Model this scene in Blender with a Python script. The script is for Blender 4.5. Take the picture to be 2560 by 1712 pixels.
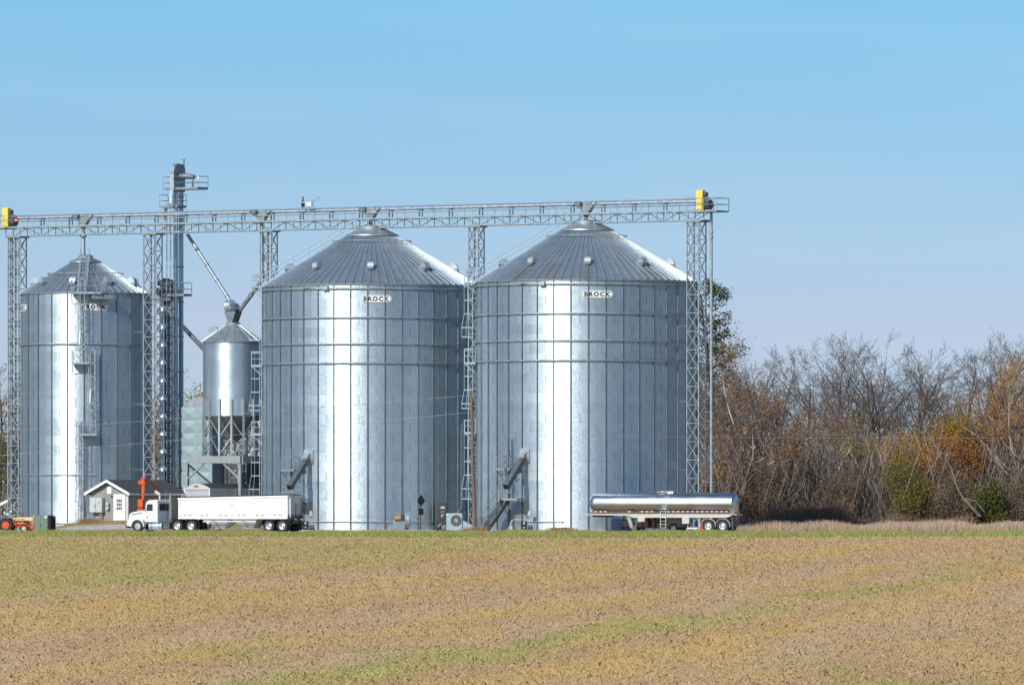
import bpy, math, random
import numpy as np
from mathutils import Vector, Matrix

for o in list(bpy.data.objects):
    bpy.data.objects.remove(o)
C = bpy.context.scene
COL = C.collection
PI = math.pi
rad = math.radians
sin, cos = math.sin, math.cos

# ------------------------------------------------------------------ camera, sky, sun, exposure
F = 20650.0          # focal length in photograph pixels (2560 wide)
CZ = 0.8             # camera height (the yard is at about z = 0, the field falls away towards the camera)
cam_d = bpy.data.cameras.new('camera')
cam = bpy.data.objects.new('camera', cam_d)
COL.objects.link(cam)
cam.location = (0, 0, CZ)
cam.rotation_euler = (rad(90), 0, 0)
cam_d.sensor_width = 36
cam_d.lens = F / 2560 * 36
cam_d.shift_y = (1300 - 856) / 2560
cam_d.clip_start = 1
cam_d.clip_end = 9000
C.camera = cam

SUN = Vector((-0.47, -0.695, 0.545)).normalized()
world = bpy.data.worlds.new('World')
C.world = world
world.use_nodes = True
wn, wl = world.node_tree.nodes, world.node_tree.links
wn.clear()
SKY_STRENGTH = 0.15
def wmath(op, a, b=None):
    n = wn.new('ShaderNodeMath'); n.operation = op
    for i, v in enumerate((a, b)):
        if v is None: continue
        if isinstance(v, (int, float)): n.inputs[i].default_value = v
        else: wl.new(v, n.inputs[i])
    return n.outputs[0]
tc = wn.new('ShaderNodeTexCoord')
sep = wn.new('ShaderNodeSeparateXYZ'); wl.new(tc.outputs['Generated'], sep.inputs[0])
zc = wmath('MAXIMUM', sep.outputs[2], 0.0)
ex = wmath('SUBTRACT', 1.0, wmath('POWER', 2.718, wmath('MULTIPLY', zc, -22.0)))
z2 = wmath('ADD', wmath('ADD', zc, 0.03), wmath('MULTIPLY', ex, 0.42))
cmb = wn.new('ShaderNodeCombineXYZ')
wl.new(sep.outputs[0], cmb.inputs[0]); wl.new(sep.outputs[1], cmb.inputs[1]); wl.new(z2, cmb.inputs[2])
nrm = wn.new('ShaderNodeVectorMath'); nrm.operation = 'NORMALIZE'; wl.new(cmb.outputs[0], nrm.inputs[0])
sky = wn.new('ShaderNodeTexSky'); sky.sky_type = 'NISHITA'; sky.sun_disc = False
sky.sun_elevation = math.asin(SUN.z)
sky.sun_rotation = math.atan2(SUN.x, SUN.y) % (2 * PI)
sky.altitude = 200; sky.air_density = 1.0; sky.dust_density = 0.6; sky.ozone_density = 1.2
wl.new(nrm.outputs[0], sky.inputs['Vector'])
tr = wn.new('ShaderNodeValToRGB')
wl.new(zc, tr.inputs[0])
SKY_TINT = [(0.0, (.56, .57, .65)), (0.005, (.58, .585, .66)), (0.0145, (.90, .785, .73)), (0.0242, (1.21, .97, .86)), (0.034, (1.25, 1.19, 1.02)), (0.063, (1.06, 1.53, 1.38)), (0.16, (.60, .95, 1.05)), (0.5, (.50, .78, .95)), (1.0, (.55, .8, .95))]
while len(tr.color_ramp.elements) < len(SKY_TINT): tr.color_ramp.elements.new(.5)
for el, (p_, c_) in zip(tr.color_ramp.elements, SKY_TINT):
    el.position = p_; el.color = (*c_, 1)
mix = wn.new('ShaderNodeMix'); mix.data_type = 'RGBA'; mix.blend_type = 'MULTIPLY'; mix.inputs[0].default_value = 1
wl.new(sky.outputs[0], mix.inputs[6]); wl.new(tr.outputs[0], mix.inputs[7])
wmap = wn.new('ShaderNodeMapping'); wl.new(tc.outputs['Generated'], wmap.inputs[0]); wmap.inputs['Scale'].default_value = (14, 14, 130); wmap.inputs['Rotation'].default_value = (0, rad(3), 0)
wno = wn.new('ShaderNodeTexNoise'); wno.inputs['Scale'].default_value = 1.0; wno.inputs['Detail'].default_value = 5; wno.inputs['Roughness'].default_value = .55; wl.new(wmap.outputs[0], wno.inputs['Vector'])
wf = wmath('MULTIPLY', wmath('MAXIMUM', wmath('SUBTRACT', wno.outputs[0], .48), 0.0), 0.3)
mix2 = wn.new('ShaderNodeMix'); mix2.data_type = 'RGBA'; wl.new(wf, mix2.inputs[0]); wl.new(mix.outputs[2], mix2.inputs[6]); mix2.inputs[7].default_value = (5.2, 5.5, 5.9, 1)
bg = wn.new('ShaderNodeBackground'); bg.inputs[1].default_value = SKY_STRENGTH
wl.new(mix2.outputs[2], bg.inputs[0])
wo = wn.new('ShaderNodeOutputWorld'); wl.new(bg.outputs[0], wo.inputs[0])

sun_d = bpy.data.lights.new('sun', 'SUN'); sun_d.energy = 4.2; sun_d.angle = rad(0.53); sun_d.color = (1, 0.955, 0.88)
sun_o = bpy.data.objects.new('sun', sun_d); COL.objects.link(sun_o)
sun_o.rotation_euler = SUN.to_track_quat('Z', 'Y').to_euler()
sun_o.location = (-60, 600, 90)

C.view_settings.view_transform = 'Standard'
C.view_settings.look = 'None'
C.view_settings.gamma = 1
C.view_settings.exposure = 0.0
C.cycles.max_bounces = 6
C.cycles.use_denoising = True

# ------------------------------------------------------------------ helpers
def tag(o, label=None, cat=None, group=None, kind=None):
    if label: o['label'] = label
    if cat: o['category'] = cat
    if group: o['group'] = group
    if kind: o['kind'] = kind
    return o

def thing(name, label, cat, loc=(0, 0, 0), rotz=0.0, group=None):
    o = bpy.data.objects.new(name, None)
    o.empty_display_size = 0.5
    COL.objects.link(o)
    o.location = loc; o.rotation_euler = (0, 0, rotz)
    return tag(o, label, cat, group)

def px(x, y, Y):
    return Vector(((x - 1280) * Y / F, Y, CZ + (1300 - y) * Y / F))

class MB:
    def __init__(self):
        self.v = []; self.f = []; self.M = Matrix.Identity(4)
    def add(self, vs, fs):
        n = len(self.v)
        for p in vs:
            self.v.append(tuple(self.M @ Vector(p)))
        for f in fs:
            self.f.append(tuple(i + n for i in f))
        return self
    def box(self, c, s, bev=0.0):
        cx, cy, cz = c; hx, hy, hz = s[0] / 2, s[1] / 2, s[2] / 2
        b = min(bev, hx * .45, hy * .45, hz * .45)
        if b <= 0:
            vs = [(cx + i * hx, cy + j * hy, cz + k * hz) for i in (-1, 1) for j in (-1, 1) for k in (-1, 1)]
            fs = [(0, 1, 3, 2), (4, 6, 7, 5), (0, 4, 5, 1), (2, 3, 7, 6), (0, 2, 6, 4), (1, 5, 7, 3)]
            return self.add(vs, fs)
        # chamfered box
        vs = []; idx = {}
        for i in (-1, 1):
            for j in (-1, 1):
                for k in (-1, 1):
                    for a in range(3):
                        d = [hx, hy, hz]
                        p = [i * (hx - b), j * (hy - b), k * (hz - b)]
                        p[a] = (i, j, k)[a] * d[a]
                        idx[(i, j, k, a)] = len(vs)
                        vs.append((cx + p[0], cy + p[1], cz + p[2]))
        fs = []
        for a in range(3):
            o1, o2 = [t for t in range(3) if t != a]
            for s_ in (-1, 1):
                q = []
                for (u, w) in ((-1, -1), (1, -1), (1, 1), (-1, 1)):
                    k = [0, 0, 0]; k[a] = s_; k[o1] = u; k[o2] = w
                    q.append(idx[(k[0], k[1], k[2], a)])
                fs.append(tuple(q))
        for a in range(3):
            o1, o2 = [t for t in range(3) if t != a]
            for u in (-1, 1):
                for w in (-1, 1):
                    k0 = [0, 0, 0]; k0[a] = -1; k0[o1] = u; k0[o2] = w
                    k1 = list(k0); k1[a] = 1
                    fs.append((idx[(*k0, o1)], idx[(*k1, o1)], idx[(*k1, o2)], idx[(*k0, o2)]))
        for i in (-1, 1):
            for j in (-1, 1):
                for k in (-1, 1):
                    fs.append((idx[(i, j, k, 0)], idx[(i, j, k, 1)], idx[(i, j, k, 2)]))
        return self.add(vs, fs)
    def bar(self, p, q, r, n=6, r2=None, cap=True):
        p = Vector(p); q = Vector(q); d = q - p
        if d.length < 1e-6: return self
        z = d.normalized()
        x = z.orthogonal().normalized() if abs(z.z) > .999 else Vector((0, 0, 1)).cross(z).normalized()
        y = z.cross(x)
        r2 = r if r2 is None else r2
        vs = []
        off = PI / 4 if n == 4 else 0
        for k in range(n):
            a = 2 * PI * k / n + off
            e = x * cos(a) + y * sin(a)
            vs.append(p + e * r); vs.append(q + e * r2)
        fs = [(2 * k, (2 * k + 2) % (2 * n), (2 * k + 3) % (2 * n), 2 * k + 1) for k in range(n)]
        if cap:
            fs.append(tuple(2 * k for k in range(n))[::-1]); fs.append(tuple(2 * k + 1 for k in range(n)))
        return self.add(vs, fs)
    def beam(self, p, q, w, h, up=(0, 0, 1)):
        p = Vector(p); q = Vector(q); z = (q - p).normalized()
        u = Vector(up)
        if abs(z.dot(u)) > .99: u = Vector((0, 1, 0))
        x = z.cross(u).normalized(); y = x.cross(z).normalized()
        vs = [b + x * (i * w / 2) + y * (j * h / 2) for b in (p, q) for (i, j) in ((-1, -1), (1, -1), (1, 1), (-1, 1))]
        return self.add(vs, [(3, 2, 1, 0), (4, 5, 6, 7), (0, 1, 5, 4), (1, 2, 6, 5), (2, 3, 7, 6), (3, 0, 4, 7)])
    def poly(self, pts, r, n=6):
        for a, b in zip(pts[:-1], pts[1:]): self.bar(a, b, r, n)
        return self
    def lathe(self, prof, n=24, c=(0, 0, 0), axis='z', a0=0.0, a1=2 * PI):
        full = abs(a1 - a0 - 2 * PI) < 1e-6
        m = n if full else n + 1
        vs = []
        for (r, h) in prof:
            for k in range(m):
                a = a0 + (a1 - a0) * k / n
                if axis == 'z': p = (c[0] + r * cos(a), c[1] + r * sin(a), c[2] + h)
                elif axis == 'x': p = (c[0] + h, c[1] + r * cos(a), c[2] + r * sin(a))
                else: p = (c[0] + r * sin(a), c[1] + h, c[2] + r * cos(a))
                vs.append(p)
        fs = []
        for i in range(len(prof) - 1):
            for k in range(n):
                k2 = (k + 1) % m
                fs.append((i * m + k, i * m + k2, (i + 1) * m + k2, (i + 1) * m + k))
        return self.add(vs, fs)
    def prism(self, pts, d0, d1, plane='xz'):
        """polygon pts extruded along the axis that is left over, from d0 to d1"""
        def P(a, b, d):
            return {'xz': (a, d, b), 'xy': (a, b, d), 'yz': (d, a, b)}[plane]
        n = len(pts)
        vs = [P(a, b, d0) for a, b in pts] + [P(a, b, d1) for a, b in pts]
        fs = [tuple(range(n)), tuple(range(2 * n - 1, n - 1, -1))]
        fs += [(k, k + n, (k + 1) % n + n, (k + 1) % n) for k in range(n)]
        return self.add(vs, fs)
    def build(self, name, mat, parent=None, smooth=False, angle=40):
        me = bpy.data.meshes.new(name)
        me.from_pydata(self.v, [], self.f)
        me.update()
        if mat: me.materials.append(mat)
        if smooth:
            me.polygons.foreach_set('use_smooth', [True] * len(me.polygons))
            try: me.set_sharp_from_angle(angle=rad(angle))
            except Exception: pass
        return link(name, me, parent)

def link(name, me, parent=None):
    o = bpy.data.objects.new(name, me)
    COL.objects.link(o)
    if parent: o.parent = parent
    return o

def np_mesh(name, verts, faces, mat, parent=None, attr=None):
    """verts (N,3); faces (M,k) all of one size"""
    verts = np.asarray(verts, dtype=np.float32); faces = np.asarray(faces, dtype=np.int32)
    me = bpy.data.meshes.new(name)
    k = faces.shape[1]
    me.vertices.add(len(verts)); me.vertices.foreach_set('co', verts.ravel())
    me.loops.add(faces.size); me.loops.foreach_set('vertex_index', faces.ravel())
    me.polygons.add(len(faces)); me.polygons.foreach_set('loop_start', np.arange(0, faces.size, k, dtype=np.int32))
    if attr is not None:
        a = me.attributes.new('tint', 'FLOAT', 'POINT'); a.data.foreach_set('value', np.asarray(attr, dtype=np.float32))
    me.update(calc_edges=True)
    me.validate()
    if mat: me.materials.append(mat)
    return link(name, me, parent)

def copy_tree(o, parent=None):
    c = o.copy(); COL.objects.link(c)
    if parent: c.parent = parent
    for ch in list(o.children): copy_tree(ch, c)
    return c

# ------------------------------------------------------------------ materials
class N:
    """tiny node-building aid"""
    def __init__(self, name):
        self.m = bpy.data.materials.new(name); self.m.use_nodes = True
        self.n = self.m.node_tree.nodes; self.l = self.m.node_tree.links
        self.b = self.n['Principled BSDF']
    def set(self, sock, v):
        if isinstance(v, bpy.types.NodeSocket): self.l.new(v, sock)
        elif isinstance(v, (tuple, list)) and len(v) == 3 and sock.type == 'RGBA': sock.default_value = (*v, 1)
        else: sock.default_value = v
    def math(self, op, a, b=None, c=None):
        n = self.n.new('ShaderNodeMath'); n.operation = op
        for i, v in enumerate((a, b, c)):
            if v is not None: self.set(n.inputs[i], v)
        return n.outputs[0]
    def coord(self, kind='Object'):
        return self.n.new('ShaderNodeTexCoord').outputs[kind]
    def pos(self):
        return self.n.new('ShaderNodeNewGeometry').outputs['Position']
    def noise(self, vec, scale, detail=3, rough=.5, out=0):
        n = self.n.new('ShaderNodeTexNoise'); self.set(n.inputs['Vector'], vec)
        n.inputs['Scale'].default_value = scale; n.inputs['Detail'].default_value = detail; n.inputs['Roughness'].default_value = rough
        return n.outputs[out]
    def mapping(self, vec, scale=(1, 1, 1), rot=(0, 0, 0)):
        n = self.n.new('ShaderNodeMapping'); self.set(n.inputs[0], vec)
        n.inputs['Scale'].default_value = scale; n.inputs['Rotation'].default_value = rot
        return n.outputs[0]
    def ramp(self, fac, stops, interp='LINEAR'):
        n = self.n.new('ShaderNodeValToRGB'); self.set(n.inputs[0], fac)
        e = n.color_ramp.elements; n.color_ramp.interpolation = interp
        while len(e) < len(stops): e.new(.5)
        for el, (p, c) in zip(e, stops):
            el.position = p; el.color = (*c, 1) if len(c) == 3 else c
        return n.outputs[0]
    def mix(self, f, a, b, mode='MIX'):
        n = self.n.new('ShaderNodeMix'); n.data_type = 'RGBA'; n.blend_type = mode
        self.set(n.inputs[0], f); self.set(n.inputs[6], a); self.set(n.inputs[7], b)
        return n.outputs[2]
    def bump(self, h, strength=.3, dist=.02):
        n = self.n.new('ShaderNodeBump'); self.set(n.inputs['Height'], h)
        n.inputs['Strength'].default_value = strength; n.inputs['Distance'].default_value = dist
        self.l.new(n.outputs[0], self.b.inputs['Normal'])

def paint(name, col, rough=.5, metal=0.0, var=.12, scale=3.0, coat=0.0, spec=.5):
    m = N(name)
    v = m.noise(m.coord(), scale, 4)
    lo = tuple(c * (1 - var) for c in col); hi = tuple(min(1, c * (1 + var)) for c in col)
    m.set(m.b.inputs['Base Color'], m.ramp(v, [(.3, lo), (.7, hi)]))
    m.set(m.b.inputs['Roughness'], m.math('ADD', rough - .08, m.math('MULTIPLY', v, .16)))
    m.b.inputs['Metallic'].default_value = metal
    m.b.inputs['Coat Weight'].default_value = coat
    m.b.inputs['Specular IOR Level'].default_value = spec
    return m.m

def galv_wall(name, ncol, off, ring=.813, slope=.5, rough=.3, pitch=.0677, seams=True):
    """corrugated galvanised sheet: corrugation as a tilted normal, staggered sheets and bolted seams"""
    m = N(name)
    co = m.coord()
    s = m.n.new('ShaderNodeSeparateXYZ'); m.l.new(co, s.inputs[0])
    ang = m.math('ARCTAN2', s.outputs[0], m.math('MULTIPLY', s.outputs[1], -1))
    colf = m.math('DIVIDE', m.math('SUBTRACT', ang, off), 2 * PI / ncol)
    ringf = m.math('DIVIDE', s.outputs[2], ring)
    col_ = m.math('FLOOR', colf); rg = m.math('FLOOR', ringf)
    cf = m.math('FRACT', m.math('ADD', colf, 200)); rf = m.math('FRACT', ringf)
    par = m.math('MODULO', m.math('ADD', m.math('ADD', col_, rg), 400), 2)
    sheet = m.math('FLOOR', m.math('DIVIDE', m.math('ADD', m.math('ADD', m.math('SUBTRACT', colf, .5), rg), 400), 2))
    cm = m.n.new('ShaderNodeCombineXYZ'); m.l.new(sheet, cm.inputs[0]); m.l.new(rg, cm.inputs[1])
    wnz = m.n.new('ShaderNodeTexWhiteNoise'); wnz.noise_dimensions = '3D'; m.l.new(cm.outputs[0], wnz.inputs['Vector'])
    blot = m.noise(m.mapping(co, (1, 1, .5)), 1.3, 5, .6)
    streak = m.noise(m.mapping(co, (2.2, 2.2, .06)), 1.0, 4, .6)
    val = m.math('ADD', .71, m.math('MULTIPLY', wnz.outputs['Value'], .05))
    val = m.math('ADD', val, m.math('MULTIPLY', m.math('SUBTRACT', blot, .5), .22))
    val = m.math('ADD', val, m.math('MULTIPLY', m.math('SUBTRACT', streak, .5), .22))
    rr = m.math('ADD', rough - .07, m.math('ADD', m.math('MULTIPLY', blot, .1), m.math('MULTIPLY', wnz.outputs['Value'], .05)))
    if seams:
        d = m.math('LESS_THAN', m.math('ABSOLUTE', m.math('SUBTRACT', cf, .5)), .022)
        d = m.math('MULTIPLY', d, m.math('LESS_THAN', par, .5))
        d = m.math('MULTIPLY', d, m.math('LESS_THAN', m.math('ABSOLUTE', m.math('SUBTRACT', rf, .5)), .42))
        hl = m.math('LESS_THAN', rf, .07)
        val = m.math('MULTIPLY', val, m.math('SUBTRACT', 1, m.math('MULTIPLY', d, .45)))
        val = m.math('MULTIPLY', val, m.math('SUBTRACT', 1, m.math('MULTIPLY', hl, .07)))
        rr = m.math('ADD', rr, m.math('MULTIPLY', d, .25))
    mixc = m.mix(val, (0, 0, 0), (.72, .85, .95))
    m.set(m.b.inputs['Base Color'], mixc)
    m.b.inputs['Metallic'].default_value = .95
    m.set(m.b.inputs['Roughness'], rr)
    g = m.n.new('ShaderNodeNewGeometry')
    a = m.math('MULTIPLY', m.math('COSINE', m.math('MULTIPLY', s.outputs[2], 2 * PI / pitch)), slope)
    jit = m.math('MULTIPLY', m.math('SUBTRACT', wnz.outputs['Value'], .5), .03)
    jit2 = m.math('ADD', jit, m.math('MULTIPLY', m.math('SUBTRACT', m.noise(co, 5.0, 2), .5), .12))
    add = m.n.new('ShaderNodeCombineXYZ'); m.l.new(jit2, add.inputs[0]); m.l.new(a, add.inputs[2])
    vm = m.n.new('ShaderNodeVectorMath'); vm.operation = 'ADD'
    m.l.new(g.outputs['Normal'], vm.inputs[0]); m.l.new(add.outputs[0], vm.inputs[1])
    vn = m.n.new('ShaderNodeVectorMath'); vn.operation = 'NORMALIZE'; m.l.new(vm.outputs[0], vn.inputs[0])
    m.l.new(vn.outputs[0], m.b.inputs['Normal'])
    # second, broader lobe: dulled zinc spangle over the bright sheet
    b2 = m.n.new('ShaderNodeBsdfPrincipled')
    m.set(b2.inputs['Base Color'], mixc); b2.inputs['Metallic'].default_value = .9; b2.inputs['Roughness'].default_value = .52
    m.l.new(vn.outputs[0], b2.inputs['Normal'])
    ms = m.n.new('ShaderNodeMixShader'); ms.inputs[0].default_value = .42
    m.l.new(m.b.outputs[0], ms.inputs[1]); m.l.new(b2.outputs[0], ms.inputs[2])
    m.l.new(ms.outputs[0], m.n['Material Output'].inputs['Surface'])
    return m.m

def galv(name, col=(.62, .66, .69), rough=.42, metal=.85, var=.2, scale=2.0, streak=False):
    m = N(name)
    co = m.coord()
    v = m.noise(co, scale, 5, .6)
    if streak:
        v = m.math('ADD', m.math('MULTIPLY', v, .5), m.math('MULTIPLY', m.noise(m.mapping(co, (1.5, 1.5, .1)), 2.0, 3), .5))
    lo = tuple(c * (1 - var) for c in col); hi = tuple(min(1, c * (1 + var)) for c in col)
    m.set(m.b.inputs['Base Color'], m.ramp(v, [(.3, lo), (.7, hi)]))
    m.set(m.b.inputs['Roughness'], m.math('ADD', rough - .1, m.math('MULTIPLY', v, .2)))
    m.b.inputs['Metallic'].default_value = metal
    return m.m

def roof_mat(name, stains):
    """galvanised roof sheet, dull, with dusty tan wash below some vents"""
    m = N(name)
    co = m.coord()
    s = m.n.new('ShaderNodeSeparateXYZ'); m.l.new(co, s.inputs[0])
    v = m.noise(co, 1.1, 5, .6)
    col = m.ramp(v, [(.3, (.42, .47, .50)), (.7, (.50, .56, .59))])
    ang = m.math('ARCTAN2', s.outputs[0], m.math('MULTIPLY', s.outputs[1], -1))
    r = m.math('SQRT', m.math('ADD', m.math('MULTIPLY', s.outputs[0], s.outputs[0]), m.math('MULTIPLY', s.outputs[1], s.outputs[1])))
    for (a, w, k) in stains:
        f = m.math('SUBTRACT', 1, m.math('DIVIDE', m.math('ABSOLUTE', m.math('SUBTRACT', ang, a)), w))
        f = m.math('MULTIPLY', m.math('MAXIMUM', f, 0), m.math('GREATER_THAN', r, 7.2))
        f = m.math('MINIMUM', m.math('MULTIPLY', f, 2), 1)
        f = m.math('MULTIPLY', f, m.math('MULTIPLY', m.noise(co, 2.5, 4), 1.6 * k))
        col = m.mix(f, col, (.40, .32, .22))
    m.set(m.b.inputs['Base Color'], col)
    m.set(m.b.inputs['Roughness'], m.math('ADD', .36, m.math('MULTIPLY', v, .1)))
    m.b.inputs['Metallic'].default_value = .8
    return m.m

M = {}
M['steel'] = galv('galvanised steel', (.40, .44, .46), .48, .7)
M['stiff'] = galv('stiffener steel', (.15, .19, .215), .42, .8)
M['steel_dull'] = galv('weathered galvanised steel', (.30, .33, .35), .55, .6)
M['steel_bright'] = galv('new galvanised steel', (.74, .79, .82), .36, .9)
M['vent'] = galv('vent hood sheet', (.50, .56, .60), .5, .7)
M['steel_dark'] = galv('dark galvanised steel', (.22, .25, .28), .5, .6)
M['tube_galv'] = galv('galvanised trunking', (.34, .43, .50), .34, .9, .15, 1.0, True)
M['ladder'] = paint('pale blue grey ladder steel', (.42, .52, .58), .45, .3)
M['white'] = paint('white enamel', (.80, .81, .82), .32, 0, .04, 1.5, .3)
M['white_dull'] = paint('dusty white paint', (.62, .62, .60), .5, 0, .08, 2)
M['cream'] = paint('cream frame paint', (.55, .51, .43), .5, 0, .12, 3)
M['black'] = paint('black rubber', (.022, .022, .024), .75, 0, .3, 8)
M['blackpaint'] = paint('black paint', (.02, .02, .022), .45, 0, .2, 4)
M['charcoal'] = paint('charcoal tarpaulin', (.035, .032, .032), .7, 0, .3, 5)
M['grey'] = paint('grey paint', (.30, .32, .33), .5, .1, .1, 3)
M['grey_light'] = paint('light grey paint', (.50, .53, .54), .45, .1, .08, 3)
M['grey_trailer'] = paint('grey white trailer panel', (.52, .54, .56), .4, .1, .06, .8)
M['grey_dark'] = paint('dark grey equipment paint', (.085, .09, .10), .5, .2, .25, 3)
M['chute'] = paint('grey chute steel', (.13, .14, .15), .5, .3, .2, 2)
M['concrete'] = paint('concrete', (.50, .47, .40), .85, 0, .18, 2)
M['yellow'] = paint('yellow guard paint', (.85, .62, .10), .42, 0, .06, 2)
M['yellow_faded'] = paint('faded yellow hood paint', (.80, .47, .13), .5, 0, .15, 3)
M['orange'] = paint('orange machine paint', (.78, .10, .02), .45, 0, .12, 3)
M['orange_dark'] = paint('dark red primer', (.10, .025, .02), .55, 0, .2, 3)
M['red'] = paint('red paint', (.60, .03, .02), .4, 0, .12, 3)
M['maroon'] = paint('maroon car paint', (.055, .006, .012), .25, .2, .1, 2, .8)
M['glass'] = paint('dark window glass', (.015, .02, .022), .06, 0, .2, 2, .0, .8)
M['green'] = paint('dull green cabinet paint', (.15, .20, .155), .5, 0, .06, 1.5)
M['chrome'] = galv('polished steel', (.72, .72, .72), .14, 1.0, .05, 1.0)
M['alu'] = galv('polished aluminium tank', (.60, .60, .61), .27, 1.0, .05, .6)
M['alu_rim'] = galv('aluminium rim', (.78, .78, .76), .3, .8, .08, 4)
M['motor'] = paint('ochre motor paint', (.50, .27, .08), .5, 0, .15, 4)
M['amber'] = paint('amber lens', (.75, .22, .02), .3)
M['redlens'] = paint('red reflector', (.36, .03, .03), .4)
M['whitelens'] = paint('white reflector', (.58, .58, .55), .4)
M['green_stripe'] = paint('green stripe paint', (.10, .25, .05), .4)
M['shingle'] = paint('dark grey shingles', (.055, .055, .058), .9, 0, .35, 6)
M['wood_pole'] = None
M['lamp'] = paint('lamp cover', (.85, .85, .82), .3)
M['dryer'] = galv('pale blue dryer sheet', (.27, .36, .40), .5, .15, .1, 1.5)
M['fan'] = galv('blue grey fan housing', (.34, .43, .48), .42, .5, .12, 2)
M['ink'] = paint('black lettering', (.02, .02, .025), .5)
M['sign_back'] = paint('dark back of sign', (.05, .052, .055), .6, .3, .2, 4)
M['wire'] = paint('overhead wire', (.55, .57, .60), .4, .7)

def siding():
    m = N('grey lap siding')
    co = m.coord(); s = m.n.new('ShaderNodeSeparateXYZ'); m.l.new(co, s.inputs[0])
    f = m.math('FRACT', m.math('DIVIDE', s.outputs[2], .15))
    col = m.ramp(f, [(0, (.14, .135, .13)), (.10, (.25, .243, .232)), (1, (.29, .282, .27))])
    m.set(m.b.inputs['Base Color'], m.mix(m.math('MULTIPLY', m.noise(co, 3, 4), .25), col, (.30, .29, .27)))
    m.b.inputs['Roughness'].default_value = .6
    m.bump(f, .4, .02)
    return m.m
M['siding'] = siding()
def trailer_white():
    m = N('white trailer panel with road dirt')
    co = m.coord(); s = m.n.new('ShaderNodeSeparateXYZ'); m.l.new(co, s.inputs[0])
    n1 = m.noise(m.mapping(co, (2.5, 2.5, .5)), 1.6, 5, .65); n2 = m.noise(m.mapping(co, (6, 6, .35)), 1.0, 4, .6)
    low = m.math('MAXIMUM', m.math('SUBTRACT', 1.0, m.math('DIVIDE', m.math('SUBTRACT', s.outputs[2], 1.1), .55)), 0)
    f = m.math('MINIMUM', m.math('ADD', m.math('MULTIPLY', m.math('MULTIPLY', low, n1), .55), m.math('MULTIPLY', m.math('MAXIMUM', m.math('SUBTRACT', n2, .52), 0), 1.0)), .6)
    seam = m.math('LESS_THAN', m.math('FRACT', m.math('DIVIDE', s.outputs[0], 1.22)), .012)
    col = m.mix(f, (.80, .81, .83), (.46, .42, .36))
    m.set(m.b.inputs['Base Color'], m.mix(m.math('MULTIPLY', seam, .35), col, (.3, .3, .3)))
    m.b.inputs['Roughness'].default_value = .35
    return m.m
M['white_trailer'] = trailer_white()
def pole_wood():
    m = N('weathered pole wood')
    co = m.coord()
    v = m.noise(m.mapping(co, (14, 14, .5)), 2, 5, .6)
    m.set(m.b.inputs['Base Color'], m.ramp(v, [(.3, (.10, .065, .045)), (.7, (.24, .17, .125))]))
    m.b.inputs['Roughness'].default_value = .85
    m.bump(v, .5, .03)
    return m.m
M['wood_pole'] = pole_wood()

# ------------------------------------------------------------------ terrain
def sst(a, b, x):
    t = np.clip((np.asarray(x, dtype=float) - a) / (b - a), 0, 1)
    return t * t * (3 - 2 * t)
def ground_z(X, Y):
    X = np.asarray(X, dtype=float); Y = np.asarray(Y, dtype=float)
    base = np.where(Y < 682, -.95 + np.clip(Y, -200, 682) / 682 * .75, -.2)
    base = base + .05 * np.sin(X * .11 + 1) * np.sin(Y * .021) * (Y < 660)
    m = .95 * sst(-41, -36.2, X) * sst(697, 703.5, Y) * (1 - sst(-24, -20.5, X)) * (1 - sst(730, 745, Y))
    return base + m
def gz(x, y): return float(ground_z(x, y))

ROW = rad(-33)                       # the bins and the conveyor stand in one line, its right end nearer
RU = Vector((cos(ROW), sin(ROW), 0))
def row_point(s, perp=0.0, z=0.0):
    return Vector((RU.x * s, 700 + RU.y * s, 0)) + Vector((-RU.y, RU.x, 0)) * perp + Vector((0, 0, z))
def row_s(pxx):
    k = (pxx - 1280) / F
    return k * 700 / (1 + k * math.tan(-ROW)) / cos(ROW)
# ------------------------------------------------------------------ grain bins
def polar(R, phi):
    """frame on a bin wall: x sideways, y outwards, z up"""
    return Matrix(((cos(phi), sin(phi), 0, R * sin(phi)), (sin(phi), -cos(phi), 0, -R * cos(phi)), (0, 0, 1, 0), (0, 0, 0, 1)))

def cyl_wall(R, z0, z1, ncol, off, rows=1, sub=5, flat=.12, only=None):
    b = MB(); st = 2 * PI / ncol
    for j in range(ncol):
        a0 = off + j * st; a1 = a0 + st
        p0 = Vector((R * sin(a0), -R * cos(a0))); p1 = Vector((R * sin(a1), -R * cos(a1)))
        vs = []
        for i in range(rows + 1):
            z = z0 + (z1 - z0) * i / rows
            for k in range(sub + 1):
                t = k / sub; a = a0 + st * t
                arc = Vector((R * sin(a), -R * cos(a)))
                p = arc.lerp(p0.lerp(p1, t), flat)
                vs.append((p.x, p.y, z))
        n = sub + 1
        b.add(vs, [(i * n + k, i * n + k + 1, (i + 1) * n + k + 1, (i + 1) * n + k) for i in range(rows) for k in range(sub)])
    return b

def ring(R, z, w, h, n=96):
    b = MB()
    return b.lathe([(R, z - h / 2), (R + w, z - h / 2), (R + w, z + h / 2), (R, z + h / 2)], n)

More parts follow.
